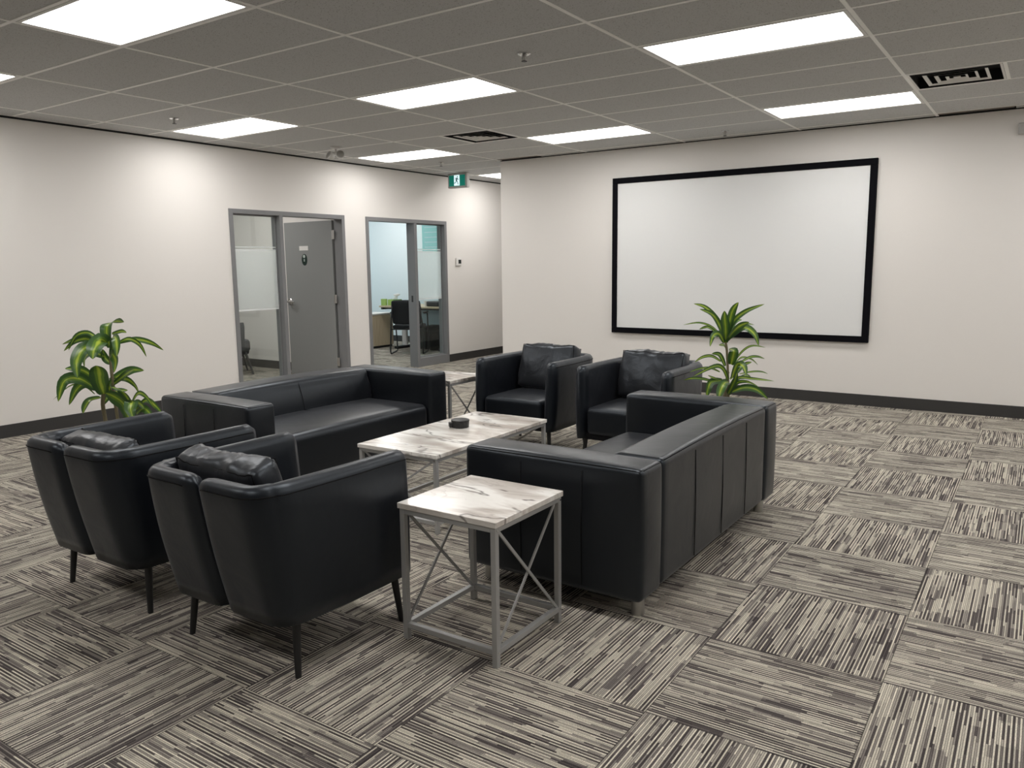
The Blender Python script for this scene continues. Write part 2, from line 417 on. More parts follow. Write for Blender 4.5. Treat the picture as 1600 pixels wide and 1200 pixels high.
# ------------------------------------------------------------------ ceiling: lay-in tiles on a tee grid, openings for the fixtures
def TX(i): return i * 2 * G          # main tees run along Y at these x
lights = [(-3, 0), (-3, 4), (-3, -4), (-1, -4), (-1, 0), (-1, 4), (1, 0), (1, 4), (1, -4), (3, 0), (3, 4), (3, -4), (-3, 8),
          (5, -4), (5, 0), (5, 4), (-1, -8), (1, -8)]  # last two are unseen panels added to brighten the floor near the camera
# index of the cell's left main tee in units of 2 G: cells -3 (-3.658..-2.438), -1, 1, 3 ...
holes = set()
for cx, r in lights:
    holes.add((2 * cx, r)); holes.add((2 * cx + 1, r))
VENTS = [(-3, 3), (4, 3)]
for v in VENTS: holes.add(v)
rooms_lights = [(-10, 2), (-9, 2), (-10, 0), (-9, 0), (-12, 9), (-11, 9), (-10, 7), (-9, 7)]
for v in rooms_lights: holes.add(v)
b = MB(); ZC = H + 0.0025
SLOTS = [(-4, -3.2), (4, 5)]
i0, i1 = int(math.floor(XO / G)), int(math.ceil(XR / G)); j0, j1 = int(math.floor(YB / G)), int(math.ceil(YH / G))
for i in range(i0, i1):
    for j in range(j0, j1):
        if (i, j) in holes: continue
        x0, x1, y0, y1 = max(i * G, XO), min((i + 1) * G, XR), max(j * G, YB), min((j + 1) * G, YH)
        if i == -7 and False: pass
        # dark reveal along the left wall
        if x0 < XW < x1:
            b.add([(x0, y0, ZC), (XW - 0.05, y0, ZC), (XW - 0.05, y1, ZC), (x0, y1, ZC)], [(0, 1, 2, 3)])
            x0 = XW + 0.014
        # strip beside the screen wall holds the linear grilles
        if j == 6 and i in (-4, 4):
            yy = 6 * G; b.add([(x0, yy, ZC), (x1, yy, ZC), (x1, yy + 0.008, ZC), (x0, yy + 0.008, ZC)], [(0, 1, 2, 3)])
            continue
        b.add([(x0, y0, ZC), (x1, y0, ZC), (x1, y1, ZC), (x0, y1, ZC)], [(0, 1, 2, 3)])
b.build('ceiling', MT['ceiling'], kind='structure')
b = MB(); b.box(XO - 0.1, XR + WT, YB - WT, YH + WT, top, top + 0.05); b.build('ceiling_slab', MT['cavity'], kind='structure')
# tees
b = MB(); tw = 0.012
for i in range(-7, 8):
    if not (XO < TX(i) < XR): continue
    b.box(TX(i) - tw, TX(i) + tw, YB, YH, H, ZC + 0.02)
for j in range(j0 + 1, j1):
    b.box(XO, XW - WT - 0.01, j * G - tw, j * G + tw, H + 0.0006, ZC + 0.02)
    b.box(XW + 0.014, XR if j <= 6 else XC - 0.01, j * G - tw, j * G + tw, H + 0.0006, ZC + 0.02)
for i, j in VENTS:                                    # short cross tee closing the half tile beside a diffuser
    xx = (i + 1) * G if i % 2 == 0 else i * G
    b.box(xx - tw, xx + tw, j * G, (j + 1) * G, H + 0.0003, ZC + 0.02)
b.box(XW + 0.014, XW + 0.030, YB, YH, H + 0.0003, ZC + 0.02)
b.build('trim_1', MT['tee'], kind='structure')
b = MB(); b.box(XW, XW + 0.005, YB, YH, H - 0.016, H + 0.02); b.build('shadow_strip_left', MT['cavity'], kind='structure')  # black strip standing in for the shadow line between wall and ceiling
b = MB(); b.box(XC, XR, YW - 0.003, YW, H - 0.008, H + 0.02); b.build('shadow_strip_back', MT['cavity'], kind='structure')  # thinner black strip for the same shadow line on the screen wall

# ------------------------------------------------------------------ ceiling light panels
LN = {(-1, -4): 'large bright ceiling light panel nearest the camera at upper left', (1, 0): 'bright ceiling light panel at upper right above the sofa end',
      (-1, 0): 'bright ceiling light panel over the middle of the seating group', (-3, 0): 'bright ceiling light panel beside the left wall above the grey door',
      (-3, 4): 'bright ceiling light panel next to the running man exit sign', (-1, 4): 'bright ceiling light panel right of the square vent by the screen wall corner',
      (1, 4): 'bright ceiling light panel above the projection screen near the right ceiling vent', (-3, -4): 'sliver of ceiling light panel at the left edge of the photo',
      (-3, 8): 'ceiling light panel in the corridor behind the exit sign'}
def light_panel():
    t = thing('ceiling_light', (0, 0, 0))
    f = MB(); w, d = G - 0.014, G / 2 - 0.014; a = 0.022
    for x0, x1, y0, y1 in ((-w, w, -d, -d + a), (-w, w, d - a, d), (-w, -w + a, -d + a, d - a), (w - a, w, -d + a, d - a)):
        f.box(x0, x1, y0, y1, -0.001, 0.05)
    f.build('frame', MT['lampframe'], t)
    g = MB(); g.box(-w + a, w - a, -d + a, d - a, 0.004, 0.012); g.build('diffuser', MT['lamp'], t)
    h = MB(); h.box(-w, w, -d, d, 0.05, 0.055); h.build('housing', MT['lampframe'], t)
    return t
proto = light_panel(); first = True
rown = {-12: 'fourth', -8: 'third', -4: 'second', 0: 'first', 4: 'last'}; coln = {-3: 'left wall', -1: 'second', 1: 'third', 3: 'fourth', 5: 'fifth'}
for cx, r in lights:
    p = ((2 * cx + 1) * G, (r + 0.5) * G, H)
    o = proto if first else copy_tree(proto); first = False
    o.location = p
    lab = LN.get((cx, r)) or 'unseen ceiling light panel outside the photo, %s column, row %d from the screen wall' % (coln[cx], (4 - r) // 4 + 1)
    tag(o, lab, 'ceiling light', 'ceiling light panels')
o = copy_tree(proto); o.location = (-9 * G, 2.5 * G, H); tag(o, 'ceiling light panel inside the room behind the grey door', 'ceiling light', 'ceiling light panels')
o = copy_tree(proto); o.location = (-9 * G, 0.5 * G, H); tag(o, 'added unseen ceiling light panel over the grey tub chair', 'ceiling light', 'ceiling light panels')  # unseen second panel, added to brighten this room and its door
o = copy_tree(proto); o.location = (-9 * G, 7.5 * G, H); tag(o, 'added unseen ceiling light panel inside the office near its doorway', 'ceiling light', 'ceiling light panels')  # unseen panel, added to brighten the furniture seen through the doorway
o = copy_tree(proto); o.location = (-11 * G, 9.5 * G, H); tag(o, 'added unseen ceiling light panel over the office desk', 'ceiling light', 'ceiling light panels')  # unseen panel, added to raise the light level in the office

# ------------------------------------------------------------------ square air diffusers, linear grilles
def diffuser(name, label, i, j, style):
    t = thing(name, ((i + 0.5) * G, (j + 0.5) * G, H), 0, label, 'air vent', 'square ceiling vents')
    e = G / 2 - 0.013
    c = MB(); z1 = 0.085
    for x0, x1, y0, y1 in ((-e, e, -e, -e + 0.004), (-e, e, e - 0.004, e), (-e, -e + 0.004, -e, e), (e - 0.004, e, -e, e)): c.box(x0, x1, y0, y1, 0.002, z1)
    c.box(-e, e, -e, e, z1, z1 + 0.004); c.build('duct_box', MT['cavity'], t)
    def ring(r0, r1, z0, z1_, th=0.003):
        m = MB(); P = []
        for r, z in ((r0, z0), (r1, z1_), (r1 - th, z1_ + th), (r0 - th, z0 + th)):
            P.append([(-r, -r, z), (r, -r, z), (r, r, z), (-r, r, z)])
        vs = sum(P, []); fs = []
        for q in range(4):
            q2 = (q + 1) % 4
            for k in range(4):
                k2 = (k + 1) % 4
                fs.append((q * 4 + k, q * 4 + k2, q2 * 4 + k2, q2 * 4 + k))
        m.add(vs, fs); m.mi = [1 if (q // 4) in (1, 2) else 0 for q in range(16)]; return m  # top and inner faces coloured black for the shade inside the duct
    ring(e, e - 0.016, -0.001, 0.000).build('rim', [MT['vent'], MT['cavity']], t)
    for r0, r1, z0, z1_ in ((0.203, 0.180, 0.000, 0.009), (0.135, 0.114, 0.000, 0.009), (0.070, 0.052, 0.000, 0.008)):
        ring(r0, r1, z0, z1_).build('louver', [MT['vent'], MT['cavity']], t)
    m = MB(); m.box(-0.022, 0.022, -0.022, 0.022, 0.000, 0.004); m.build('louver', MT['vent'], t)
    return t
diffuser('ceiling_vent', 'square ceiling vent with dark louvers between two light panels', -3, 3, 0)
diffuser('ceiling_vent', 'square white ceiling vent at the upper right above the blank wall', 4, 3, 1)

def slot(label, x0, x1, m_):
    t = thing('linear_air_grille', ((x0 + x1) / 2, (6 * G + YW) / 2, H), 0, label, 'air vent', 'linear grilles beside the screen wall')
    w = (x1 - x0) / 2; d = (YW - 6 * G) / 2 - 0.014
    f = MB(); f.box(-w, w, -d, d, 0.012, 0.016); f.build('back_plate', MT['slot'], t)
    for k in range(3):
        s = MB(); y = -d + (k + 0.5) * 2 * d / 3
        s.add([(-w, y - 0.009, 0.003), (w, y - 0.009, 0.003), (w, y + 0.008, 0.008), (-w, y + 0.008, 0.008), (-w, y - 0.009, 0.0055), (w, y - 0.009, 0.0055), (w, y + 0.008, 0.0105), (-w, y + 0.008, 0.0105)],
              [(0, 1, 2, 3), (4, 7, 6, 5), (0, 4, 5, 1), (1, 5, 6, 2), (2, 6, 7, 3), (3, 7, 4, 0)])
        s.build('slat', MT['slot'], t)
    return t
slot('dark linear air grille at the ceiling edge right of the projection screen', 4 * G + 0.012, 5 * G - 0.012, 0)
slot('dark linear air grille at the ceiling edge over the corridor corner', -4 * G + 0.012, -3 * G - 0.012, 0)

# ------------------------------------------------------------------ sprinklers
def sprinkler():
    t = thing('sprinkler_head', (0, 0, 0))
    m = MB(); m.lathe([(0.040, 0.0), (0.041, -0.004), (0.034, -0.009), (0.020, -0.009), (0.018, 0.0)], 24); m.build('escutcheon', MT['chrome'], t, True, auto=40)
    m = MB(); m.lathe([(0.012, -0.004), (0.012, -0.018), (0.007, -0.020), (0.005, -0.034), (0.004, -0.044)], 12)
    for s in (-1, 1): m.tube([(s * 0.010, 0, -0.016), (s * 0.015, 0, -0.03), (s * 0.004, 0, -0.046)], 0.0028, 6)
    m.build('body', MT['steel'], t, True, auto=40)
    m = MB(); m.lathe([(0.018, -0.046), (0.018, -0.049), (0.003, -0.050)], 16); m.build('deflector', MT['black'], t)
    return t
sp = sprinkler()
SPR = [((0.597, -0.281), 'sprinkler head in the middle of the ceiling between two light panels'), ((-3.015, -0.342), 'sprinkler head near the left wall beside a light panel'),
       ((0.601, 3.372), 'sprinkler head close to the wall above the projection screen'), ((-3.119, 3.443), 'sprinkler head just left of the running man exit sign')]
for k, (p, lab) in enumerate(SPR):
    o = sp if k == 0 else copy_tree(sp)
    o.location = (p[0], p[1], ZC - 0.0005); tag(o, lab, 'sprinkler', 'ceiling sprinkler heads')

# ------------------------------------------------------------------ emergency light with two heads
t = thing('emergency_light', (-3.173, 1.70, ZC), 0.3, 'small twin headed emergency light hanging from the ceiling near the left wall', 'emergency light')
m = MB(); m.lathe([(0.062, 0), (0.062, -0.012), (0.045, -0.024), (0.016, -0.028), (0.014, -0.055)], 20); m.build('base', MT['white'], t, True, auto=40)
m = MB(); m.tube([(-0.055, 0, -0.062), (0.055, 0, -0.062)], 0.012, 10); m.build('bracket', MT['white'], t, True, auto=40)
for s in (-1, 1):
    M_ = Matrix.Translation((s * 0.062, -0.02, -0.095)) @ Matrix.Rotation(s * 0.5, 4, 'Z') @ Matrix.Rotation(1.15, 4, 'X')
    m = MB(); m.lathe([(0.020, -0.045), (0.034, -0.030), (0.046, 0.0), (0.048, 0.022), (0.044, 0.026)], 18); m.v = [tuple(M_ @ Vector(p)) for p in m.v]
    h = m.build('lamp_head', MT['white'], t, True, auto=40)
    g = MB(); g.lathe([(0.041, 0.0262), (0.030, 0.030), (0.0, 0.032)], 18); g.v = [tuple(M_ @ Vector(p)) for p in g.v]; g.build('lens', MT['steel'], h, True)

# ------------------------------------------------------------------ running man exit sign
ex, ey, ez = -3.668, 4.50, 2.628
t = thing('exit_sign', (ex, ey, ez), 0, 'green running man exit sign hanging from the ceiling at the corridor', 'exit sign')
m = MB(); m.rbox(-0.168, 0.168, -0.032, 0.040, -0.100, 0.100, 0.008, 2); m.build('housing', MT['signhouse'], t, True, auto=50)
m = MB(); m.box(-0.055, 0.055, -0.02, 0.03, 0.099, H - ez + 0.004); m.build('ceiling_mount', MT['signhouse'], t)
m = MB(); m.box(-0.142, 0.142, -0.036, -0.031, -0.076, 0.074); m.build('face_panel', MT['exitg'], t)
m = MB(); m.box(-0.050, 0.046, -0.0385, -0.0355, -0.070, 0.074); m.build('doorway_pictogram', MT['exitw'], t)
m = MB()
def stick(a, b_, w): m.bar((a[0], -0.0395, a[1]), (b_[0], -0.0395, b_[1]), w, 0.003, side=(b_[1] - a[1], 0, -(b_[0] - a[0])))
m.v += []; m.lathe([(0.0095, -0.0015), (0.0095, 0.0015)], 14); m.v = [(p[0] + 0.010, -0.0395 + p[2], p[1] + 0.050) for p in m.v]
for a, b_, w in (((0.006, 0.036), (-0.008, 0.000), 0.020), ((0.006, 0.034), (-0.022, 0.030), 0.008), ((-0.022, 0.030), (-0.032, 0.012), 0.008), ((0.006, 0.034), (0.022, 0.014), 0.008), ((0.022, 0.014), (0.038, 0.016), 0.008),
                 ((-0.006, 0.002), (0.014, -0.022), 0.011), ((0.014, -0.022), (0.022, -0.056), 0.010), ((-0.010, 0.000), (-0.022, -0.030), 0.011), ((-0.022, -0.030), (-0.046, -0.034), 0.010), ((0.022, -0.056), (0.032, -0.056), 0.008)):
    stick(a, b_, w)
m.build('running_figure', MT['exitd'], t)

# ------------------------------------------------------------------ projection screen
t = thing('projection_screen', ((-0.853 + 1.962) / 2, YW, (0.632 + 2.404) / 2), 0, 'large white projection screen with black frame on the wall', 'projection screen')
w, h = (1.962 + 0.853) / 2, (2.404 - 0.632) / 2; fw = 0.064
m = MB()
for x0, x1, z0, z1 in ((-w, w, h - fw, h), (-w, w, -h, -h + fw), (-w, -w + fw, -h + fw, h - fw), (w - fw, w, -h + fw, h - fw)): m.box(x0, x1, -0.040, -0.001, z0, z1)
m.build('frame', MT['velvet'], t, bevel=0.004)
m = MB(); m.box(-w + fw, w - fw, -0.028, -0.020, -h + fw, h - fw); m.build('screen_surface', MT['screen'], t)

# ------------------------------------------------------------------ small wall devices
t = thing('thermostat', (XW, 4.885, 1.492), 0, 'small white thermostat with dark display on the left wall', 'thermostat')
m = MB(); m.rbox(0.0005, 0.026, -0.062, 0.062, -0.060, 0.060, 0.012, 3); m.build('body', MT['white'], t, True, auto=50)
m = MB(); m.box(0.0255, 0.0275, -0.020, 0.046, -0.028, 0.030); m.build('display', MT['lcd'], t)
t = thing('wall_sensor', (3.135, YW, 2.555), 0, 'small grey box high on the wall at the right edge', 'wall sensor')
m = MB(); m.rbox(-0.06, 0.06, -0.05, -0.0005, -0.048, 0.048, 0.012, 3); m.build('body', MT['signhouse'], t, True, auto=50)
m = MB(); m.rbox(-0.035, 0.035, -0.056, -0.049, -0.025, 0.025, 0.003, 2); m.build('lens', MT['signhouse'], t, True, auto=50)

# ------------------------------------------------------------------ steel door frames, side lights, door
FD = 0.135                                            # frame depth
XF = XW + 0.012
def frame(name, y0, y1, mul, mulw, side, label):
    m = MB(); fw = 0.050; x0, x1 = XW - FD, XF
    m.box(x0, x1, y0, y0 + fw, 0, DH); m.box(x0, x1, y1 - fw, y1, 0, DH); m.box(x0, x1, y0 + fw, y1 - fw, DH - fw, DH)
    m.box(x0, x1, mul, mul + mulw, 0, DH - fw)
    s0, s1 = (y0 + fw, mul) if side < 0 else (mul + mulw, y1 - fw)
    m.box(x0, x1, s0, s1, 0, 0.125)                                     # base rail under the glass
    # stops
    sx0, sx1 = XW - 0.085, XW - 0.055
    for a, b_ in ((s0, s0 + 0.014), (s1 - 0.014, s1)): m.box(sx0, sx1, a, b_, 0.125, DH - fw)
    m.box(sx0, sx1, s0, s1, DH - fw - 0.014, DH - fw); m.box(sx0 + 0.002, sx1 + 0.012, s0, s1, 0.125, 0.142)
    o = m.build(name, MT['frame'], bevel=0.002, kind='structure')
    return o, s0, s1
f1, s0, s1 = frame('trim_2', D1[0], D1[1], 1.560, 0.050, -1, '')
f2, s2, s3 = frame('trim_3', D2[0], D2[1], 3.900, 0.055, 1, '')
def sidelight(name, y0, y1):
    xg = XW - 0.070
    m = MB(); m.box(xg - 0.003, xg + 0.003, y0 + 0.004, y1 - 0.004, 0.13, DH - 0.054)
    o = m.build(name, MT['glass'], kind='structure')
    f = MB(); f.box(xg + 0.0035, xg + 0.0045, y0 + 0.004, y1 - 0.004, 0.975, 1.645); f.build('frosted_film', MT['frost'], o)
    for z in (0.955, 1.628, ):
        e = MB(); e.box(xg + 0.0035, xg + 0.0048, y0 + 0.004, y1 - 0.004, z, z + 0.018); e.build('film_border', MT['filmedge'], o)
    e = MB(); e.box(xg + 0.0035, xg + 0.0046, y0 + 0.004, y1 - 0.004, 1.662, 1.676); e.build('film_border', MT['frost'], o)
    return o
sidelight('window_1', s0, s1); sidelight('window_2', s2, s3)

# open grey door, hinged on the jamb nearer the corner
m = MB(); m.box(-0.905, 0, -0.0225, 0.0225, 0.008, 2.022)
dr = m.build('door_1', MT['door'], loc=(-4.178, 2.545, 0), bevel=0.002, kind='structure')
m = MB(); m.lathe([(0.042, 0), (0.042, 0.010), (0.034, 0.018), (0.015, 0.020), (0.015, 0.055)], 18); m.v = [(p[0] - 0.845, -0.0225 - p[2], p[1] + 0.985) for p in m.v]
m.tube([(-0.855, -0.076, 0.985), (-0.790, -0.082, 0.985), (-0.715, -0.070, 0.982)], [0.015, 0.013, 0.010], 10)
m.build('door_handle', MT['chrome'], dr, True, auto=40)
m = MB(); m.box(-0.9065, -0.9045, -0.012, 0.012, 0.93, 1.03); m.build('latch_plate', MT['steel'], dr)
m = MB(); m.box(-0.618, -0.450, -0.0265, -0.0225, 1.655, 1.712); m.build('name_plate', MT['white'], dr)
m = MB(); m.lathe([(0.052, 0), (0.052, 0.003)], 32); m.v = [(p[0] - 0.530, -0.0225 - p[2], p[1] * 1.45 + 1.535) for p in m.v]
em = m.build('restroom_emblem', MT['badge'], dr)
m = MB(); m.lathe([(0.021, 0), (0.021, 0.0015)], 20); m.v = [(p[0] - 0.533, -0.0255 - p[2], p[1] + 1.578) for p in m.v]
m.rbox(-0.541, -0.523, -0.0272, -0.0253, 1.512, 1.545, 0.0009, 1); m.build('emblem_figure', MT['badgew'], em)
for z in (0.22, 1.03, 1.84):
    m = MB(); m.tube([(0.035, -0.030, z - 0.055), (0.035, -0.030, z + 0.055)], 0.009, 10); m.box(0.0, 0.035, -0.030, -0.027, z - 0.055, z + 0.055); m.box(0.034, 0.052, -0.0335, -0.030, z - 0.055, z + 0.055)
    m.build('hinge', MT['steel'], dr)
# strike plate on the second frame
m = MB(); m.box(XW - 0.075, XW - 0.045, 3.8985, 3.9005, 0.93, 1.02); m.build('strike_plate', MT['blacksoft'], f2)
t = thing('light_switch', (-5.62, PY0, 1.14), 0, 'white light switch on the wall behind the open grey door', 'light switch')
m = MB(); m.rbox(-0.036, 0.036, -0.008, -0.0005, -0.058, 0.058, 0.003, 2); m.build('plate', MT['white'], t, True, auto=50)
m = MB(); m.rbox(-0.015, 0.015, -0.014, -0.007, -0.032, 0.032, 0.003, 2); m.build('rocker', MT['white'], t, True, auto=50)

# ------------------------------------------------------------------ armchair
def arm_shell(side):
    """One of the two wrap-around panels: arm, rounded rear corner and half of the back. +Y is the front of the chair."""
    T = 0.078; ZB, ZT = 0.205, 0.722
    hw, yf, yb = 0.352, 0.358, -0.300; rc = 0.085
    path = []                                          # outer line at the base: front of the arm, back, to the centre
    N1, N2, N3 = 14, 8, 12
    for k in range(N1 + 1): path.append((Vector((hw, yf + (yb + rc - yf) * k / N1)), Vector((1, 0))))
    for k in range(1, N2):
        a = -PI / 2 * k / N2; path.append((Vector((hw - rc + rc * math.cos(a), yb + rc + rc * math.sin(a))), Vector((math.cos(a), math.sin(a)))))
    xe = 0.012 if side > 0 else 0.012
    for k in range(N3 + 1): path.append((Vector((hw - rc + (xe - hw + rc) * k / N3, yb)), Vector((0, -1))))
    n = len(path); m = MB(); rings = []; seamo = []
    prof = []                                          # (offset across the thickness 0 outer .. 1 inner, height fraction)
    HZ = 8
    for k in range(HZ + 1): prof.append((0.0, k / HZ * 0.93))
    for k in range(1, 6):
        a = PI * k / 6; prof.append(((1 - math.cos(a)) / 2, 0.93 + 0.07 * math.sin(a)))
    for k in range(HZ, -1, -1): prof.append((1.0, k / HZ * 0.93))
    L = [0.0]
    for i in range(1, n): L.append(L[-1] + (path[i][0] - path[i - 1][0]).length)
    for i, (p, nv) in enumerate(path):
        dfront = L[i]; dend = L[-1] - L[i]
        def rnd(d, R): return math.sqrt(max(0.0, 1 - (1 - min(d / R, 1)) ** 2))
        ef = 0.25 + 0.75 * rnd(dfront, 0.035); ee = 0.10 + 0.90 * rnd(dend, 0.060)
        e = min(ef, ee)
        s = min(1.0, max(0.0, (L[i] - 0.30) / 0.45)); s = s * s * (3 - 2 * s)       # 0 on the arm, 1 on the back
        ring = []
        for o_, hf in prof:
            z = ZB + (ZT - ZB) * hf
            zz = z - (0.035 * (1 - rnd(dend, 0.07)) + 0.030 * (1 - rnd(dfront, 0.05))) * hf ** 3
            lean = (0.020 + 0.080 * s) * hf
            bul = 0.012 * math.sin(PI * min(1, hf)) * (1 if o_ < 0.5 else -0.4)
            off = (0.5 - o_) * T * e - T / 2 + bul * e
            # taper: the arms come in slightly towards the rear top
            q = p + nv * (off) + Vector((0, -1)) * lean
            q = Vector((q.x * (1.0 - 0.06 * s * 1.0 * (1 if L[i] < 1.2 else 1)), q.y))
            if s < 1 and i <= N1: q.x += 0.012 * hf
            ring.append((q.x, q.y, zz))
        rings.append(m.add([(side * x, y, z) for x, y, z in ring], []))
        seamo.append((side * ring[HZ][0] + 0.0015 * side * nv.x, ring[HZ][1] + 0.0015 * nv.y, ring[HZ][2]))
    K = len(prof)
    for i in range(n - 1):
        for k in range(K):
            k2 = (k + 1) % K
            m.f.append([rings[i] + k, rings[i + 1] + k, rings[i + 1] + k2, rings[i] + k2]); m.mi.append(0)
    m.f.append([rings[0] + k for k in range(K)]); m.mi.append(0)
    m.f.append([rings[-1] + k for k in reversed(range(K))]); m.mi.append(0)
    m.tube(seamo[1:-2], 0.0022, 5, mi=1)
    c = N1 + N2 // 2 - 1
    return m

def make_armchair():
    t = thing('armchair', (0, 0, 0))
    for s in (-1, 1): arm_shell(s).build('side_panel', [MT['leather'], MT['seam']], t, True)
    m = MB()
    def seatfn(p):
        p.z += 0.012 * max(0, 1 - (p.x / 0.27) ** 2) * max(0, 1 - ((p.y - 0.03) / 0.34) ** 2) if p.z > 0.35 else 0
        return p
    m.rbox(-0.262, 0.262, -0.225, 0.350, 0.235, 0.432, 0.035, 4, fn=seatfn, div=6)
    m.build('seat', MT['leather'], t, True)
    m = MB(); m.box(-0.27, 0.27, -0.22, 0.325, 0.200, 0.245); m.build('base_frame', MT['seam'], t)
    for sx in (-1, 1):
        for sy, yy in ((1, 0.285), (-1, -0.215)):
            m = MB(); m.tube([(sx * 0.292, yy, 0.215), (sx * 0.312, yy + sy * 0.020, 0.0)], [0.0165, 0.0115], 12); m.build('leg', MT['black'], t, True, auto=60)
    return t
def cushion_mesh(w, h, d, seed):
    """Boxed seat-back cushion: width along X, height along Z, thickness along Y, origin at the bottom centre."""
    m = MB()
    def fn(p):
        u, v = p.x / (w / 2), (p.z - h / 2) / (h / 2)
        ed = max(abs(u), abs(v)) ** 3
        p.y += noise.noise(Vector((p.x * 7 + seed, p.z * 6, p.y * 8))) * 0.010 + noise.noise(Vector((p.x * 30 + seed, p.z * 9, p.y * 5))) * 0.006 * ed
        p.z += noise.noise(Vector((p.x * 6, seed, p.y * 6))) * 0.012 * (0.5 + 0.5 * v) + noise.noise(Vector((p.x * 42, seed, p.y * 12))) * 0.006 * max(0, v) ** 2
        p.z += 0.016 * (abs(u) ** 2.5 - 0.4) * (0.5 + 0.5 * v)
        return p
    m.rbox(-w / 2, w / 2, -d / 2, d / 2, 0, h, 0.030, 4, puff=0.022, fn=fn, div=22)
    for sy in (-1, 1):
        a, z0, z1 = w / 2 - 0.009, 0.009, h - 0.009; pts = []
        for k in range(24): pts.append((-a + 2 * a * k / 24, z1))
        for k in range(12): pts.append((a, z1 - (z1 - z0) * k / 12))
        for k in range(24): pts.append((a - 2 * a * k / 24, z0))
        for k in range(13): pts.append((-a, z0 + (z1 - z0) * k / 12))
        P = []
        for x, z in pts:
            q = fn(Vector((x, sy * (d / 2 - 0.009), z))); c = Vector((0, 0, h / 2)); P.append(q + (q - c).normalized() * 0.003)
        m.tube(P, 0.0030, 6, mi=1)
    return m

ach = make_armchair()
ACH = [((1.004, -2.640, 0), 0.0, 'black leather armchair seen from behind, nearest the camera beside the near side table'),
       ((0.058, -2.628, 0), 0.012, 'black leather armchair seen from behind, at far left in front of the potted plant'),
       ((0.090, 0.620, 0), PI, 'black leather armchair facing the camera, left of two below the corridor corner'),
       ((1.020, 0.575, 0), PI, 'black leather armchair facing the camera, half hidden by the right sofa and plant')]
CU = [('creased black leather cushion sticking up over the back of the nearest armchair', 0.30, -0.125, -0.075, 0.46), ('creased black leather cushion low behind the back of the far left armchair', 0.265, -0.130, -0.03, 0.455),
      ('upright black leather cushion in the armchair below the corridor corner', 0.350, -0.135, -0.01, 0.448), ('upright black leather cushion in the armchair beside the right potted plant', 0.350, -0.135, -0.01, 0.448)]
for k, (p, rz, lab) in enumerate(ACH):
    o = ach if k == 0 else copy_tree(ach)
    o.location = p; o.rotation_euler = (0, 0, rz); tag(o, lab, 'armchair', 'black leather armchairs')
    lab2, hh, yy, xx, zz = CU[k]
    far = k > 1
    cm = cushion_mesh(0.46 if not far else 0.49, hh, 0.125, 3 + k * 5)
    M_ = Matrix.Translation(Vector(p)) @ Matrix.Rotation(rz, 4, 'Z') @ Matrix.Translation((xx + (0.012 if k == 0 else 0), yy, zz - 0.004)) @ Matrix.Rotation(0.30 if not far else 0.28, 4, 'X')
    co = cm.build('back_cushion', [MT['cushion'], MT['seam']], None, True)
    co.matrix_world = M_
    tag(co, lab2, 'cushion', 'black leather back cushions')

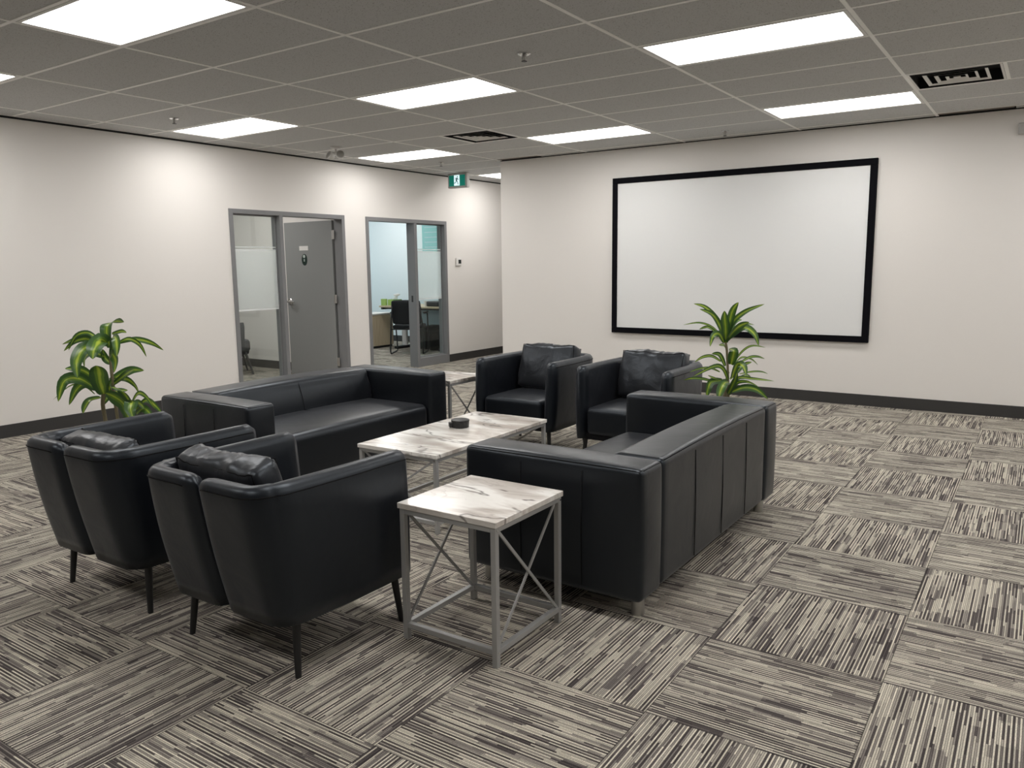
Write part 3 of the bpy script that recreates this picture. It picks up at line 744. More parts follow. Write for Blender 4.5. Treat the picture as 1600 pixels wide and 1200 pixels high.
# ------------------------------------------------------------------ sofas: local frame, +Y front, X along the length
def make_sofa():
    t = thing('sofa', (0, 0, 0))
    LH, DP = 0.915, 0.435; AT = 0.205; ZB, ZT = 0.088, 0.640
    for s in (-1, 1):
        m = MB(); x0, x1 = (LH - AT, LH) if s > 0 else (-LH, -LH + AT)
        m.rbox(x0, x1, -DP, DP, ZB, ZT, 0.026, 4, puff=0.010, div=8)
        xs = s * (LH + 0.006)
        for yy in (-0.17, 0.13): m.tube([(s * (LH + 0.0075), yy, ZB + 0.03), (s * (LH + 0.0115), yy, (ZB + ZT) / 2), (s * (LH + 0.0075), yy, ZT - 0.035)], 0.0020, 5, mi=1)
        e = 0.0135
        m.tube([(s * (LH - e + 0.006), -DP + 0.03, ZT - e + 0.005), (s * (LH - e + 0.0085), 0, ZT - e + 0.0065), (s * (LH - e + 0.006), DP - 0.03, ZT - e + 0.005)], 0.0022, 5, mi=1)
        m.tube([(s * (LH - 0.025), -DP + 0.0065, ZT - 0.0085), (s * (LH - AT + 0.025), -DP + 0.0065, ZT - 0.0085)], 0.0020, 5, mi=1)
        m.tube([(s * (LH - 0.025), DP - 0.0065, ZT - 0.0085), (s * (LH - AT + 0.025), DP - 0.0065, ZT - 0.0085)], 0.0020, 5, mi=1)
        m.build('arm', [MT['sofa'], MT['seam']], t, True)
    X = LH - AT - 0.004
    m = MB()
    def backfn(p):
        if p.y > -DP + 0.10:                            # the inner face slopes forward towards the seat
            p.y += (ZT - p.z) * 0.22 + 0.012 * math.sin(PI * min(1, max(0, (p.z - 0.4) / 0.24)))
        if p.z > ZT - 0.05: p.z += 0.010 * (1 - (p.x / X) ** 2)
        # creases near the arms
        if p.y > -DP + 0.10 and p.z > 0.42:
            k = max(0, (abs(p.x) - X + 0.26) / 0.26)
            p.y += 0.006 * k * math.sin(p.x * 90 + p.z * 30)
        return p
    m.rbox(-X, X, -DP + 0.002, -DP + 0.235, ZB + 0.004, ZT, 0.028, 4, puff=0.006, fn=backfn, div=40)
    for k in (-1, 0, 1):
        x = k * 0.355; m.tube([(x, -DP - 0.0035, ZB + 0.03), (x, -DP - 0.0055, (ZB + ZT) / 2), (x, -DP + 0.000, ZT - 0.03)], 0.0020, 5, mi=1)
    m.tube([(-X + 0.02, -DP + 0.008, ZT - 0.006), (-X / 2, -DP + 0.0075, ZT + 0.001), (0, -DP + 0.0075, ZT + 0.0025), (X / 2, -DP + 0.0075, ZT + 0.001), (X - 0.02, -DP + 0.008, ZT - 0.006)], 0.0022, 5, mi=1)
    m.tube([(0, -DP + 0.02, ZT + 0.0085), (0, -DP + 0.11, ZT + 0.0115), (0, -DP + 0.20, ZT + 0.010), (0, -DP + 0.247, ZT - 0.02), (0.0, -DP + 0.285, 0.52), (0, -DP + 0.302, 0.43)], 0.0022, 5, mi=1)
    m.build('backrest', [MT['sofa'], MT['seam']], t, True)
    m = MB()
    def seatfn(p):
        if p.z > 0.3: p.z += 0.016 * (1 - (p.x / X) ** 2) * max(0, 1 - ((p.y - 0.1) / 0.36) ** 2)
        return p
    m.rbox(-X, X, -DP + 0.236, DP - 0.008, ZB + 0.006, 0.415, 0.050, 5, puff=0.006, fn=seatfn, div=10)
    m.tube([(0, -0.19, 0.427), (0, 0.1, 0.4335), (0, 0.33, 0.424), (0, 0.395, 0.411)], 0.0022, 5, mi=1)
    m.build('seat', [MT['sofa'], MT['seam']], t, True)
    for sx in (-1, 1):
        for sy in (-1, 1):
            m = MB(); m.lathe([(0.027, 0), (0.028, 0.003), (0.0265, 0.09)], 20, (sx * (LH - 0.105), sy * (DP - 0.060), 0)); m.build('leg', MT['steel'], t, True, auto=50)
    return t
sofa = make_sofa()
sofa.location = (1.725, -0.945, 0); sofa.rotation_euler = (0, 0, PI / 2)
tag(sofa, 'black leather sofa on the right with its back to the open carpet', 'sofa', 'black leather sofas')
dup(sofa, (-0.800, -0.850, 0), -PI / 2, 'black leather sofa on the left facing the camera side, its back to the grey door', 'black leather sofas')

# ------------------------------------------------------------------ marble tables
def make_table(name, wx, wy, hz, xside, label, group, loc, rz):
    t = thing(name, loc, rz, label, 'table', group)
    th = 0.022; a, b_ = wx / 2, wy / 2
    m = MB(); m.rbox(-a - 0.006, a + 0.006, -b_ - 0.006, b_ + 0.006, hz - th, hz, 0.002, 1, div=2); m.build('table_top', MT['marble'], t, False)
    q = 0.011; zt = hz - th; zr = 0.058
    for sx in (-1, 1):
        for sy in (-1, 1):
            m = MB(); m.box(sx * (a - q) - q, sx * (a - q) + q, sy * (b_ - q) - q, sy * (b_ - q) + q, 0.0, zt); lg = m.build('leg', MT['silver'], t, bevel=0.0015)
            for z in (zr, zt - 0.012):
                s = MB()
                if xside: s.tube([(sx * a, sy * (b_ - q), z), (sx * (a + 0.003), sy * (b_ - q), z)], 0.004, 8)
                else: s.tube([(sx * (a - q), sy * b_, z), (sx * (a - q), sy * (b_ + 0.003), z)], 0.004, 8)
                s.build('screw', MT['screw'], lg)
    for z in (zr, zt - 0.010):
        for s in (-1, 1):
            m = MB(); m.box(-a + 2 * q, a - 2 * q, s * (b_ - q) - q, s * (b_ - q) + q, z - 0.010, z + 0.010); m.build('rail', MT['silver'], t, bevel=0.0015)
            m = MB(); m.box(s * (a - q) - q, s * (a - q) + q, -b_ + 2 * q, b_ - 2 * q, z - 0.010, z + 0.010); m.build('rail', MT['silver'], t, bevel=0.0015)
    z0, z1 = zr + 0.006, zt - 0.014
    for s in (-1, 1):
        for k in (-1, 1):
            m = MB()
            if xside: m.bar((s * (a - q) + k * 0.003, k * (b_ - 2 * q), z0), (s * (a - q) + k * 0.003, -k * (b_ - 2 * q), z1), 0.006, 0.011, side=(1, 0, 0))
            else: m.bar((k * (a - 2 * q), s * (b_ - q) + k * 0.003, z0), (-k * (a - 2 * q), s * (b_ - q) + k * 0.003, z1), 0.006, 0.011, side=(0, 1, 0))
            m.build('brace', MT['silver'], t)
    return t
make_table('side_table', 0.446, 0.456, 0.548, True, 'square marble topped side table with silver X braced legs, nearest the camera', 'square marble side tables', (1.650, -2.218, 0), 0.005)
make_table('side_table', 0.446, 0.456, 0.548, True, 'square marble topped side table in the far corner between left sofa and armchair', 'square marble side tables', (-0.620, 0.365, 0), 0.0)
make_table('coffee_table', 0.560, 1.140, 0.440, False, 'long marble topped coffee table with silver legs between the two sofas', None, (0.490, -0.888, 0), 0.018)

# small round black box on the coffee table
t = thing('coaster_box', (0.437, -0.800, 0.4405), 0.4, 'small round black box standing on the marble coffee table', 'box')
m = MB(); m.lathe([(0.052, 0), (0.054, 0.004), (0.056, 0.034), (0.054, 0.040)], 14); m.build('body', MT['blacksoft'], t, False)
m = MB(); m.lathe([(0.058, 0.0385), (0.058, 0.047), (0.048, 0.051), (0.0, 0.052)], 14); m.build('lid', MT['blacksoft'], t, True, auto=40)
m = MB(); m.rbox(-0.072, -0.050, -0.022, 0.022, 0.004, 0.034, 0.004, 2, M=Matrix.Rotation(0.45, 4, 'Z')); m.build('pull_tab', MT['blacksoft'], t, True, auto=50)

# ------------------------------------------------------------------ potted dracaenas
RT, UP, TO = Vector((0.826, 0.564, 0)), Vector((0, 0, 1)), Vector((0.564, -0.826, 0))
def bez(pts, t):
    n = len(pts) - 1; x = t * n; i = min(int(x), n - 1); f = x - i
    p0 = pts[max(i - 1, 0)]; p1 = pts[i]; p2 = pts[i + 1]; p3 = pts[min(i + 2, n)]
    return 0.5 * ((2 * p1) + (-p0 + p2) * f + (2 * p0 - 5 * p1 + 4 * p2 - p3) * f * f + (-p0 + 3 * p1 - 3 * p2 + p3) * f ** 3)
def plant(label, base, org, sc, crowns, stems, potr, poth, wk=1.0):
    """crowns: lists of leaves; a leaf is ([(x, y, towards), ...], width) in drawing units around ORG, SC metres each."""
    t = thing('potted_dracaena', (base.x, base.y, 0), 0, label, 'potted plant', 'potted dracaenas')
    def W(p): return RT * ((p[0] - org[0]) * sc) + UP * (base.z + (org[1] - p[1]) * sc) + TO * (p[2] if len(p) > 2 else 0)
    rr = random.Random(int(base.x * 100))
    m = MB(); m.lathe([(potr * 0.78, 0), (potr * 0.80, 0.01), (potr, poth), (potr * 1.03, poth + 0.004), (potr * 1.03, poth + 0.02), (potr * 0.94, poth + 0.02), (potr * 0.92, poth - 0.03)], 32); m.build('pot', MT['pot'], t, True, auto=40)
    m = MB(); m.lathe([(potr * 0.93, poth - 0.028), (potr * 0.5, poth - 0.018), (0, poth - 0.015)], 24); m.build('soil', MT['soil'], t, True)
    for pts, w in stems:
        P = [W(p) for p in pts]
        foot = Vector((P[0].x * 0.5, P[0].y * 0.5, poth - 0.03))
        m = MB(); PP = [foot] + [bez(P, k / 10) for k in range(11)]
        m.tube(PP, w * sc / 2, 10); m.build('stem', MT['stem'], t, True)
    for leaves in crowns:
        m = MB()
        for pts, w in leaves:
            if len(pts[0]) == 2:
                dz = rr.uniform(-0.17, 0.17); n_ = len(pts) - 1
                pts = [(p[0], p[1], dz * (k / n_) ** 1.3) for k, p in enumerate(pts)]
            P = [W(p) for p in pts]; NS = 14; tilt = rr.uniform(-0.5, 0.5); row = []
            for k in range(NS + 1):
                s = k / NS; c = bez(P, s); tan = (bez(P, min(1, s + 0.02)) - bez(P, max(0, s - 0.02)))
                if tan.length < 1e-6: tan = UP
                tan.normalize()
                view = (TO * math.cos(tilt) + UP * 0.35 + RT * math.sin(tilt)).normalized()
                wd = tan.cross(view)
                wd = wd.normalized() if wd.length > 1e-4 else RT
                nr = wd.cross(tan)
                prof = (0.42 + 0.58 * math.sin(PI * min(1, s / 0.9) ) ** 0.8) if s < 0.45 else max(0.02, (1 - ((s - 0.45) / 0.55) ** 2.2)) 
                ww = w * sc / 2 * prof * wk
                ids = []
                for u in (-1, -0.5, 0, 0.5, 1):
                    q = c + wd * (u * ww) + nr * (-0.28 * ww * (1 - abs(u)))
                    i_ = m.add([q], []); m.uv[i_] = ((u + 1) / 2, s); ids.append(i_)
                row.append(ids)
            for k in range(NS):
                for u in range(4):
                    m.f.append([row[k][u], row[k][u + 1], row[k + 1][u + 1], row[k + 1][u]]); m.mi.append(0)
        m.build('leaf_crown', MT['leaf'], t, True)
    return t
Lf = lambda w, *p: (list(p), w)
L_TOP = [Lf(112, (770, 340, 0), (765, 220, 0.03), (765, 105, 0.01), (768, 80, -0.09), (770, 110, -0.20)), Lf(135, (775, 290, 0.03), (772, 240, 0.10), (774, 310, 0.19), (770, 408, 0.21)),
         Lf(48, (700, 280), (560, 240), (380, 255), (180, 318)), Lf(42, (665, 255), (560, 187), (430, 220), (330, 362)), Lf(55, (650, 300), (540, 247), (400, 275), (270, 372)),
         Lf(80, (700, 420), (560, 378), (440, 440), (382, 557)), Lf(112, (700, 360, 0.02), (615, 310, 0.10), (590, 430, 0.18), (605, 590, 0.20)), Lf(72, (800, 230, 0), (890, 225, 0.08), (940, 300, 0.13), (948, 398, 0.15)),
         Lf(36, (800, 200), (870, 182), (940, 170), (1003, 182)), Lf(40, (850, 290), (960, 252), (1060, 310), (1115, 432)), Lf(48, (860, 290), (1000, 258), (1130, 300), (1222, 383)),
         Lf(82, (780, 430, 0.02), (850, 380, 0.09), (912, 440, 0.13), (908, 553, 0.15)), Lf(62, (770, 490), (710, 440), (680, 350)), Lf(60, (770, 430), (830, 300), (860, 230))]
L_MID = [Lf(150, (685, 790, 0.02), (690, 650, 0.06), (720, 540, 0.10), (752, 478, 0.16)), Lf(85, (620, 740), (560, 600), (480, 532), (385, 520)), Lf(100, (600, 720, 0.02), (480, 620, 0.05), (370, 640, 0.09), (308, 835, 0.10)),
         Lf(92, (600, 740), (500, 680), (400, 740), (316, 898)), Lf(16, (580, 790), (460, 720), (280, 720), (33, 880)), Lf(85, (660, 810, 0.03), (600, 820, 0.09), (572, 880, 0.12), (560, 945, 0.13)),
         Lf(60, (640, 900), (700, 810), (750, 780), (800, 790)), Lf(78, (740, 660), (850, 600), (950, 560), (1050, 572)), Lf(56, (760, 700), (900, 610), (1000, 560), (1115, 518)),
         Lf(50, (770, 650), (880, 650), (935, 730), (942, 832)), Lf(70, (690, 800), (760, 720), (820, 660), (880, 640))]
L_LOW = [Lf(115, (905, 1050, 0.02), (890, 890, 0.05), (830, 800, 0.08), (770, 755, 0.10)), Lf(95, (930, 1040), (930, 860), (905, 740), (878, 688)), Lf(105, (940, 960, 0.03), (1015, 840, 0.10), (1035, 900, 0.15), (1065, 1000, 0.16)),
         Lf(40, (940, 900, 0.02), (1060, 770, 0.08), (1180, 780, 0.14), (1292, 895, 0.18)), Lf(46, (980, 950, 0.02), (1150, 830, 0.1), (1290, 868, 0.17), (1393, 943, 0.22)), Lf(66, (1000, 980, 0.04), (1130, 905, 0.12), (1230, 930, 0.18), (1300, 1000, 0.22)), Lf(60, (930, 1000), (1000, 880), (1090, 870), (1180, 900))]
plant('leafy potted dracaena by the left wall behind the far left armchair', Vector((-1.314, -2.041, 0.52)), (727, 1050), 0.1583 * 4.857 / 1230, [L_TOP, L_MID, L_LOW],
      [([(665, 1075), (650, 900), (672, 760)], 38), ([(785, 1060), (775, 900), (765, 600), (770, 400)], 32), ([(915, 1080), (915, 1000), (920, 930)], 26)], 0.17, 0.30, 1.15)
R_TOP = [Lf(62, (540, 490), (480, 330), (380, 190), (228, 128)), Lf(48, (530, 470), (450, 250), (330, 120), (213, 84)), Lf(95, (535, 490, 0.02), (512, 340, 0.06), (492, 240, 0.08), (478, 148, 0.10)), Lf(80, (560, 450), (570, 260), (580, 140), (607, 62)),
         Lf(55, (550, 460), (600, 280), (720, 160), (892, 86)), Lf(80, (540, 480, 0.02), (590, 370, 0.08), (640, 300, 0.12), (705, 260, 0.16)), Lf(78, (570, 440, 0.02), (680, 320, 0.08), (780, 380, 0.12), (825, 508, 0.13)), Lf(24, (600, 390), (680, 322), (790, 305), (902, 326)),
         Lf(22, (490, 410), (390, 320), (260, 280), (103, 304)), Lf(32, (450, 390), (360, 328), (285, 357)), Lf(64, (520, 490, 0.02), (450, 390, 0.06), (370, 400, 0.10), (330, 512, 0.12)), Lf(34, (540, 540), (490, 502), (403, 492)), Lf(50, (545, 480), (640, 290), (745, 262))]
R_MID = [Lf(100, (590, 720, 0.03), (582, 640, 0.08), (585, 558, 0.10), (588, 560, -0.02)), Lf(42, (630, 700), (640, 600), (636, 538)), Lf(24, (630, 710), (720, 590), (830, 530), (982, 554)), Lf(20, (660, 695), (740, 655), (870, 690), (972, 766)), Lf(30, (680, 720), (800, 655), (900, 650), (997, 682)),
         Lf(48, (545, 740), (490, 620), (413, 612)), Lf(34, (500, 690), (400, 630), (300, 640), (218, 692)), Lf(50, (570, 880, 0.02), (500, 750, 0.05), (390, 725, 0.08), (168, 827, 0.10)), Lf(95, (610, 860, 0.03), (640, 710, 0.08), (685, 720, 0.12), (705, 815, 0.14)),
         Lf(38, (640, 830), (700, 800), (772, 771)), Lf(24, (490, 800), (380, 755), (260, 770), (178, 802)), Lf(60, (575, 1060), (600, 960), (612, 860), (600, 770)), Lf(40, (600, 880), (720, 730), (800, 690))]
R_LOW = [Lf(95, (575, 900, 0.03), (500, 890, 0.10), (440, 970, 0.14), (423, 1065, 0.15)), Lf(84, (520, 890), (400, 900), (350, 970), (318, 1040)), Lf(38, (600, 950), (680, 860), (800, 860), (1012, 880)), Lf(34, (630, 910), (750, 860), (830, 862), (907, 917)),
         Lf(20, (700, 825), (850, 810), (980, 825), (1087, 866)), Lf(74, (610, 1010, 0.02), (720, 955, 0.06), (840, 970, 0.09), (957, 1070, 0.10)), Lf(28, (620, 970), (700, 915), (800, 915), (902, 962)), Lf(24, (490, 885), (400, 850), (328, 814)), Lf(34, (450, 910), (330, 880), (230, 885), (163, 919)), Lf(40, (600, 1000), (660, 900), (740, 870))]
plant('leafy potted dracaena between the right sofa and the screen wall', Vector((1.684, 0.476, 0.560)), (567, 1053), 0.15 * 5.15 / 1230, [R_TOP, R_MID, R_LOW],
      [([(545, 1090), (550, 950), (580, 800)], 26), ([(590, 1090), (580, 900), (560, 600), (540, 480)], 26), ([(565, 1100), (565, 1040), (560, 980)], 24)], 0.15, 0.30)

# ------------------------------------------------------------------ room behind the grey door
t = thing('tub_chair', (-5.84, 2.12, 0), -0.5, 'grey tub chair behind the glass beside the grey door', 'chair')
m = MB(); NP = 28; prof = [(0.0, 0.34), (0.006, 0.50), (0.012, 0.66), (0.03, 0.715), (0.06, 0.715), (0.075, 0.66), (0.075, 0.45), (0.075, 0.34)]; rings = []
for i in range(NP + 1):
    a = math.radians(-205 + 230 * i / NP); rings.append(m.add([((0.35 - o_ + 0.10 * (z - 0.34)) * math.cos(a), (0.35 - o_ + 0.10 * (z - 0.34)) * math.sin(a), z) for o_, z in prof], []))
K = len(prof)
for i in range(NP):
    for k in range(K):
        k2 = (k + 1) % K; m.f.append([rings[i] + k, rings[i + 1] + k, rings[i + 1] + k2, rings[i] + k2]); m.mi.append(0)
m.f.append([rings[0] + k for k in range(K)]); m.mi.append(0); m.f.append([rings[-1] + k for k in reversed(range(K))]); m.mi.append(0)
m.build('backrest', MT['greyfab'], t, True, auto=50)
m = MB(); m.lathe([(0.245, 0.31), (0.262, 0.33), (0.262, 0.43), (0.24, 0.46), (0.0, 0.465)], 28); m.build('seat', MT['greyfab'], t, True, auto=50)
m = MB(); m.lathe([(0.24, 0.27), (0.25, 0.31)], 28); m.build('base', MT['darkfab'], t, True, auto=50)
for sx in (-1, 1):
    for sy in (-1, 1):
        m = MB(); m.tube([(sx * 0.17, sy * 0.17, 0.30), (sx * 0.25, sy * 0.25, 0.0)], [0.020, 0.012], 10); m.build('leg', MT['black'], t, True, auto=60)

# ------------------------------------------------------------------ office: desk and what stands on it
t = thing('office_desk', (-5.62, 6.02, 0), 0, 'light wood office desk on white columns seen through the second doorway', 'desk')
m = MB(); m.rbox(-0.76, 0.76, -0.40, 0.40, 0.722, 0.752, 0.004, 1); m.build('desk_top', MT['wood'], t, False)
m = MB(); m.box(-0.70, 0.70, -0.30, -0.26, 0.69, 0.722); m.box(-0.70, 0.70, 0.26, 0.30, 0.69, 0.722); m.box(-0.74, -0.70, -0.37, 0.37, 0.685, 0.722); m.box(0.70, 0.74, -0.37, 0.37, 0.685, 0.722); m.build('desk_frame', MT['black'], t)
for x in (-0.42, 0.58):
    m = MB(); m.tube([(x, -0.12, 0.05), (x, -0.12, 0.70)], 0.052, 18); m.build('column', MT['white'], t, True, auto=50)
    m = MB(); m.rbox(x - 0.05, x + 0.05, -0.36, 0.30, 0.0, 0.05, 0.018, 2); m.build('foot', MT['black'], t, True, auto=50)
m = MB(); m.box(-0.68, 0.68, 0.30, 0.32, 0.24, 0.70); m.build('modesty_panel', MT['lightpanel'], t)
t = thing('storage_pedestal', (-6.62, 5.72, 0), 0, 'light wood storage pedestal left of the office desk', 'cabinet')
m = MB(); m.box(-0.22, 0.22, -0.27, 0.27, 0.04, 0.585); m.build('body', MT['wood'], t, bevel=0.003)
m = MB(); m.box(-0.22, 0.228, -0.278, 0.278, 0.587, 0.612); m.build('top_panel', MT['white'], t, bevel=0.002)
for z0, z1 in ((0.05, 0.30), (0.31, 0.575)):
    m = MB(); m.box(-0.212, 0.212, -0.289, -0.271, z0, z1); d = m.build('drawer', MT['wood'], t, bevel=0.002)
m = MB(); m.box(-0.20, 0.20, -0.25, 0.25, 0.0, 0.04); m.build('plinth', MT['black'], t)

t = thing('guest_chair', (-5.42, 5.33, 0), 0.55, 'black guest chair with sled base in front of the office desk', 'chair')
def backf(p): p.y -= 0.10 * ((p.z - 0.47) / 0.42) - 0.06 * (p.x / 0.23) ** 2 * 0.5; return p
m = MB(); m.rbox(-0.235, 0.235, -0.245, -0.195, 0.50, 0.88, 0.024, 3, puff=0.012, fn=backf, div=6); m.build('backrest', MT['darkfab'], t, True)
m = MB(); m.rbox(-0.245, 0.245, -0.22, 0.25, 0.415, 0.475, 0.028, 3, puff=0.012, div=6); m.build('seat', MT['darkfab'], t, True)
for s in (-1, 1):
    m = MB(); m.tube([(s * 0.22, -0.30, 0.78), (s * 0.255, -0.26, 0.55), (s * 0.265, -0.24, 0.42), (s * 0.27, -0.30, 0.05), (s * 0.265, -0.285, 0.014), (s * 0.265, -0.25, 0.012), (s * 0.265, 0.22, 0.012), (s * 0.265, 0.26, 0.014), (s * 0.265, 0.275, 0.04), (s * 0.275, 0.235, 0.40), (s * 0.275, 0.20, 0.64), (s * 0.275, 0.17, 0.660), (s * 0.27, -0.10, 0.665)], 0.0115, 8); m.build('sled_leg', MT['black'], t, True)
    m = MB(); m.rbox(s * 0.275 - 0.025, s * 0.275 + 0.025, -0.12, 0.19, 0.662, 0.690, 0.012, 2); m.build('armrest', MT['blacksoft'], t, True)
m = MB(); m.tube([(-0.265, 0.22, 0.40), (0.265, 0.22, 0.40)], 0.011, 8); m.tube([(-0.265, -0.24, 0.41), (0.265, -0.24, 0.41)], 0.011, 8); m.build('crossbar', MT['black'], t, True)

ZD = 0.7525
t = thing('tissue_box', (-6.19, 5.83, ZD), 0.2, 'green tissue box with white tissue on the office desk', 'tissue box')
m = MB(); m.box(-0.11, 0.11, -0.058, 0.058, 0, 0.105); m.build('carton', MT['boxdark'], t, bevel=0.002)
m = MB(); m.box(-0.111, 0.0, -0.059, -0.0575, 0.0, 0.105); m.build('printed_side', MT['boxgreen'], t)
m = MB(); rows = []
for k in range(7):
    z = 0.104 + 0.018 * k; r = 0.026 + 0.010 * math.sin(k * 1.7) + (0.012 if k in (4, 5) else 0) - (0.02 if k == 6 else 0)
    rows.append(m.add([(r * 1.5 * math.cos(2 * PI * q / 12) * (1 + 0.25 * math.sin(3 * q)) + 0.01 * k, r * 0.5 * math.sin(2 * PI * q / 12), z) for q in range(12)], []))
for k in range(6):
    for q in range(12): m.f.append([rows[k] + q, rows[k] + (q + 1) % 12, rows[k + 1] + (q + 1) % 12, rows[k + 1] + q]); m.mi.append(0)
m.build('tissue', MT['paperwhite'], t, True)
t = thing('carton', (-6.335, 5.71, ZD), 0.3, 'bright green small carton at the left end of the office desk', 'box')
m = MB(); m.box(-0.045, 0.045, -0.035, 0.035, 0, 0.115); m.build('body', MT['boxgreen'], t, bevel=0.002)
m = MB(); m.box(-0.0455, 0.0455, -0.0355, 0.0355, 0.1, 0.116); m.build('lid', MT['boxgreen'], t)
t = thing('mug', (-5.995, 5.76, ZD), 0.2, 'beige round mug on the office desk beside the tissue box', 'mug')
m = MB(); m.lathe([(0.040, 0), (0.048, 0.02), (0.048, 0.075), (0.040, 0.092), (0.036, 0.09), (0.038, 0.03)], 20); m.build('cup', MT['pinkish'], t, True, auto=50)
m = MB(); m.tube([(0.046, 0, 0.075), (0.075, 0, 0.07), (0.08, 0, 0.045), (0.072, 0, 0.025), (0.046, 0, 0.02)], 0.006, 8); m.build('handle', MT['pinkish'], t, True)
t = thing('pump_bottle', (-5.80, 5.83, ZD), 0.0, 'small blue pump bottle on the office desk', 'bottle')
m = MB(); m.lathe([(0.028, 0), (0.030, 0.01), (0.030, 0.075), (0.012, 0.090), (0.012, 0.10)], 18); m.build('body', MT['bottle'], t, True, auto=50)
m = MB(); m.tube([(0, 0, 0.10), (0, 0, 0.135), (0.03, -0.01, 0.138)], 0.006, 8); m.build('pump', MT['white'], t, True)
t = thing('jar', (-5.70, 5.83, ZD), 0.0, 'brown jar with black lid on the office desk beside the mullion', 'jar')
m = MB(); m.lathe([(0.034, 0), (0.036, 0.01), (0.036, 0.085)], 18); m.build('body', MT['pinkish'], t, True, auto=50)
m = MB(); m.lathe([(0.036, 0.086), (0.036, 0.11), (0.033, 0.112)], 18); m.build('lid', MT['blacksoft'], t, True, auto=50)
t = thing('stapler', (-5.90, 5.80, ZD), 0.4, 'small black stapler on the office desk between mug and bottle', 'stapler')
m = MB(); m.rbox(-0.05, 0.05, -0.016, 0.016, 0, 0.016, 0.005, 2); m.build('base', MT['blacksoft'], t, True)
m = MB(); m.rbox(-0.05, 0.048, -0.013, 0.013, 0.020, 0.036, 0.006, 2); m.build('arm', MT['blacksoft'], t, True)
t = thing('printer', (-5.13, 5.86, ZD), 0.0, 'flat black printer on the right half of the office desk', 'printer')
m = MB(); m.rbox(-0.24, 0.24, -0.15, 0.15, 0, 0.088, 0.02, 3); m.build('body', MT['blacksoft'], t, True, auto=50)
m = MB(); m.box(0.0, 0.10, -0.152, -0.149, 0.03, 0.055); m.build('control_panel', MT['lcd'], t)
t = thing('paper_cup', (-5.45, 5.80, ZD), 0.0, 'white cup left of the black printer on the office desk', 'cup')
m = MB(); m.lathe([(0.028, 0), (0.038, 0.09), (0.035, 0.09), (0.026, 0.01)], 18); m.build('body', MT['paperwhite'], t, True, auto=50)
m = MB(); m.tube([(0.0385 * math.cos(2 * PI * k / 20), 0.0385 * math.sin(2 * PI * k / 20), 0.09) for k in range(21)], 0.003, 6); m.build('rim', MT['paperwhite'], t, True)
t = thing('computer_tower', (-5.57, 6.02, 0), 0.0, 'black computer tower on the carpet under the office desk', 'computer')
m = MB(); m.rbox(-0.09, 0.09, -0.21, 0.21, 0, 0.40, 0.01, 2); m.build('case', MT['blacksoft'], t, True, auto=50)
m = MB(); m.box(-0.08, 0.08, -0.216, -0.209, 0.02, 0.38); m.build('front_panel', MT['lcd'], t)
t = thing('waste_bin', (-5.285, 5.88, 0), 0.0, 'black waste bin under the right half of the office desk', 'bin')
m = MB(); m.lathe([(0.13, 0), (0.135, 0.01), (0.17, 0.33), (0.175, 0.33), (0.165, 0.32), (0.125, 0.02)], 24); m.build('body', MT['blacksoft'], t, True, auto=50)
m = MB(); m.tube([(0.174 * math.cos(2 * PI * k / 24), 0.174 * math.sin(2 * PI * k / 24), 0.33) for k in range(25)], 0.006, 6); m.build('rim', MT['black'], t, True)
t = thing('task_chair', (-4.49, 5.78, 0), 0.3, 'black swivel chair on casters behind the office desk', 'chair')
for k in range(5):
    a = 2 * PI * k / 5 + 0.4
    m = MB(); m.tube([(0, 0, 0.11), (0.17 * math.cos(a), 0.17 * math.sin(a), 0.10), (0.30 * math.cos(a), 0.30 * math.sin(a), 0.075)], [0.025, 0.018, 0.014], 8); sp_ = m.build('base_arm', MT['black'], t, True)
    m = MB(); cx, cy = 0.30 * math.cos(a), 0.30 * math.sin(a); m.tube([(cx - 0.02 * math.sin(a), cy + 0.02 * math.cos(a), 0.032), (cx + 0.02 * math.sin(a), cy - 0.02 * math.cos(a), 0.032)], 0.032, 14); m.build('caster', MT['blacksoft'], sp_, True, auto=50)
m = MB(); m.tube([(0, 0, 0.09), (0, 0, 0.42)], 0.026, 12); m.build('gas_column', MT['black'], t, True)
m = MB(); m.rbox(-0.24, 0.24, -0.23, 0.23, 0.42, 0.50, 0.035, 3, puff=0.01); m.build('seat', MT['darkfab'], t, True)
m = MB(); m.rbox(-0.21, 0.21, 0.20, 0.25, 0.56, 0.98, 0.02, 3, puff=0.01); m.bar((0, 0.20, 0.44), (0, 0.25, 0.62), 0.05, 0.012); m.build('backrest', MT['darkfab'], t, True)
t = thing('wall_poster', (-6.00, R2Y, 1.98), 0, 'teal poster high on the office wall above the frosted glass', 'poster')
m = MB(); m.box(-0.30, 0.42, -0.006, -0.001, -0.33, 0.42); m.build('sheet', MT['teal'], t)
m = MB()
for k in range(7): m.box(-0.24, 0.10 + 0.05 * math.sin(k * 2.1), -0.0075, -0.006, 0.33 - k * 0.09, 0.345 - k * 0.09)
m.build('printed_lines', MT['lightpanel'], t)

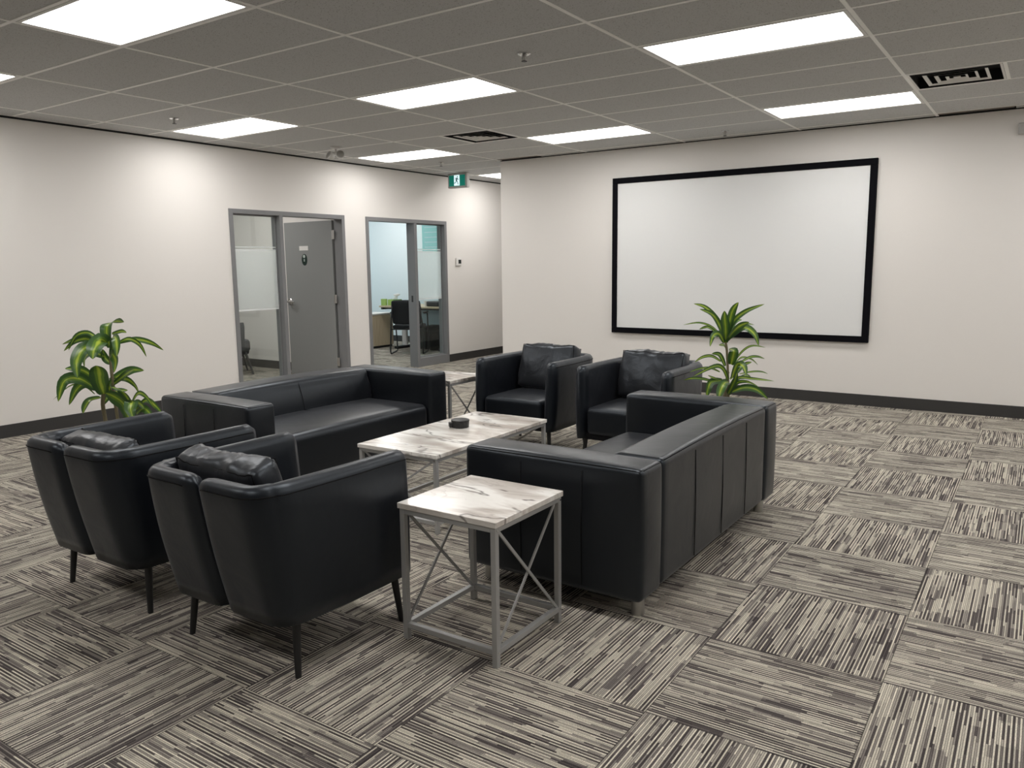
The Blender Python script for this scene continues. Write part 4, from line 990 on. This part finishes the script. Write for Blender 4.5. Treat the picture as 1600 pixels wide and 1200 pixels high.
# office window with daylight
t = MB(); 
for y0, y1, z0, z1 in ((4.2, 5.9, 0.9, 0.95), (4.2, 5.9, 2.25, 2.3), (4.2, 4.25, 0.95, 2.25), (5.85, 5.9, 0.95, 2.25), (5.02, 5.07, 0.95, 2.25)): t.box(XO - 0.09, XO - 0.02, y0, y1, z0, z1)
wn = t.build('window_3', MT['white'], kind='structure')
m = MB(); m.box(XO - 0.06, XO - 0.055, 4.25, 5.85, 0.95, 2.25); m.build('pane', MT['glass'], wn)
ld = bpy.data.lights.new('daylight', 'AREA'); ld.shape = 'RECTANGLE'; ld.size = 1.6; ld.size_y = 1.3; ld.energy = 34; ld.color = (0.76, 0.92, 1.0)
lo = bpy.data.objects.new('daylight', ld); C.objects.link(lo); lo.location = (XO - 0.15, 5.05, 1.6); lo.rotation_euler = (0, -PI / 2, 0)

# ------------------------------------------------------------------ world, camera, view
w = bpy.data.worlds.new('world'); S.world = w; w.use_nodes = True
w.node_tree.nodes['Background'].inputs['Color'].default_value = (0.6, 0.75, 0.9, 1); w.node_tree.nodes['Background'].inputs['Strength'].default_value = 0.6

f = Vector((math.sin(YAW) * math.cos(PITCH), math.cos(YAW) * math.cos(PITCH), math.sin(PITCH)))
r = f.cross(Vector((0, 0, 1))).normalized(); d = f.cross(r)
c_, s_ = math.cos(ROLL), math.sin(ROLL)
R_, D_ = r * c_ + d * s_, -r * s_ + d * c_
cd = bpy.data.cameras.new('camera'); cd.sensor_fit = 'HORIZONTAL'; cd.sensor_width = 36; cd.lens = FPX / 1600 * 36; cd.clip_start = 0.05; cd.clip_end = 60
co = bpy.data.objects.new('camera', cd); C.objects.link(co); S.camera = co
Mx = Matrix((( R_.x, -D_.x, -f.x, CAM[0]), (R_.y, -D_.y, -f.y, CAM[1]), (R_.z, -D_.z, -f.z, CAM[2]), (0, 0, 0, 1)))
co.matrix_world = Mx
S.view_settings.view_transform = 'Standard'; S.view_settings.look = 'None'; S.view_settings.exposure = 0.32; S.view_settings.gamma = 1.0; S.view_settings.use_curve_mapping = False
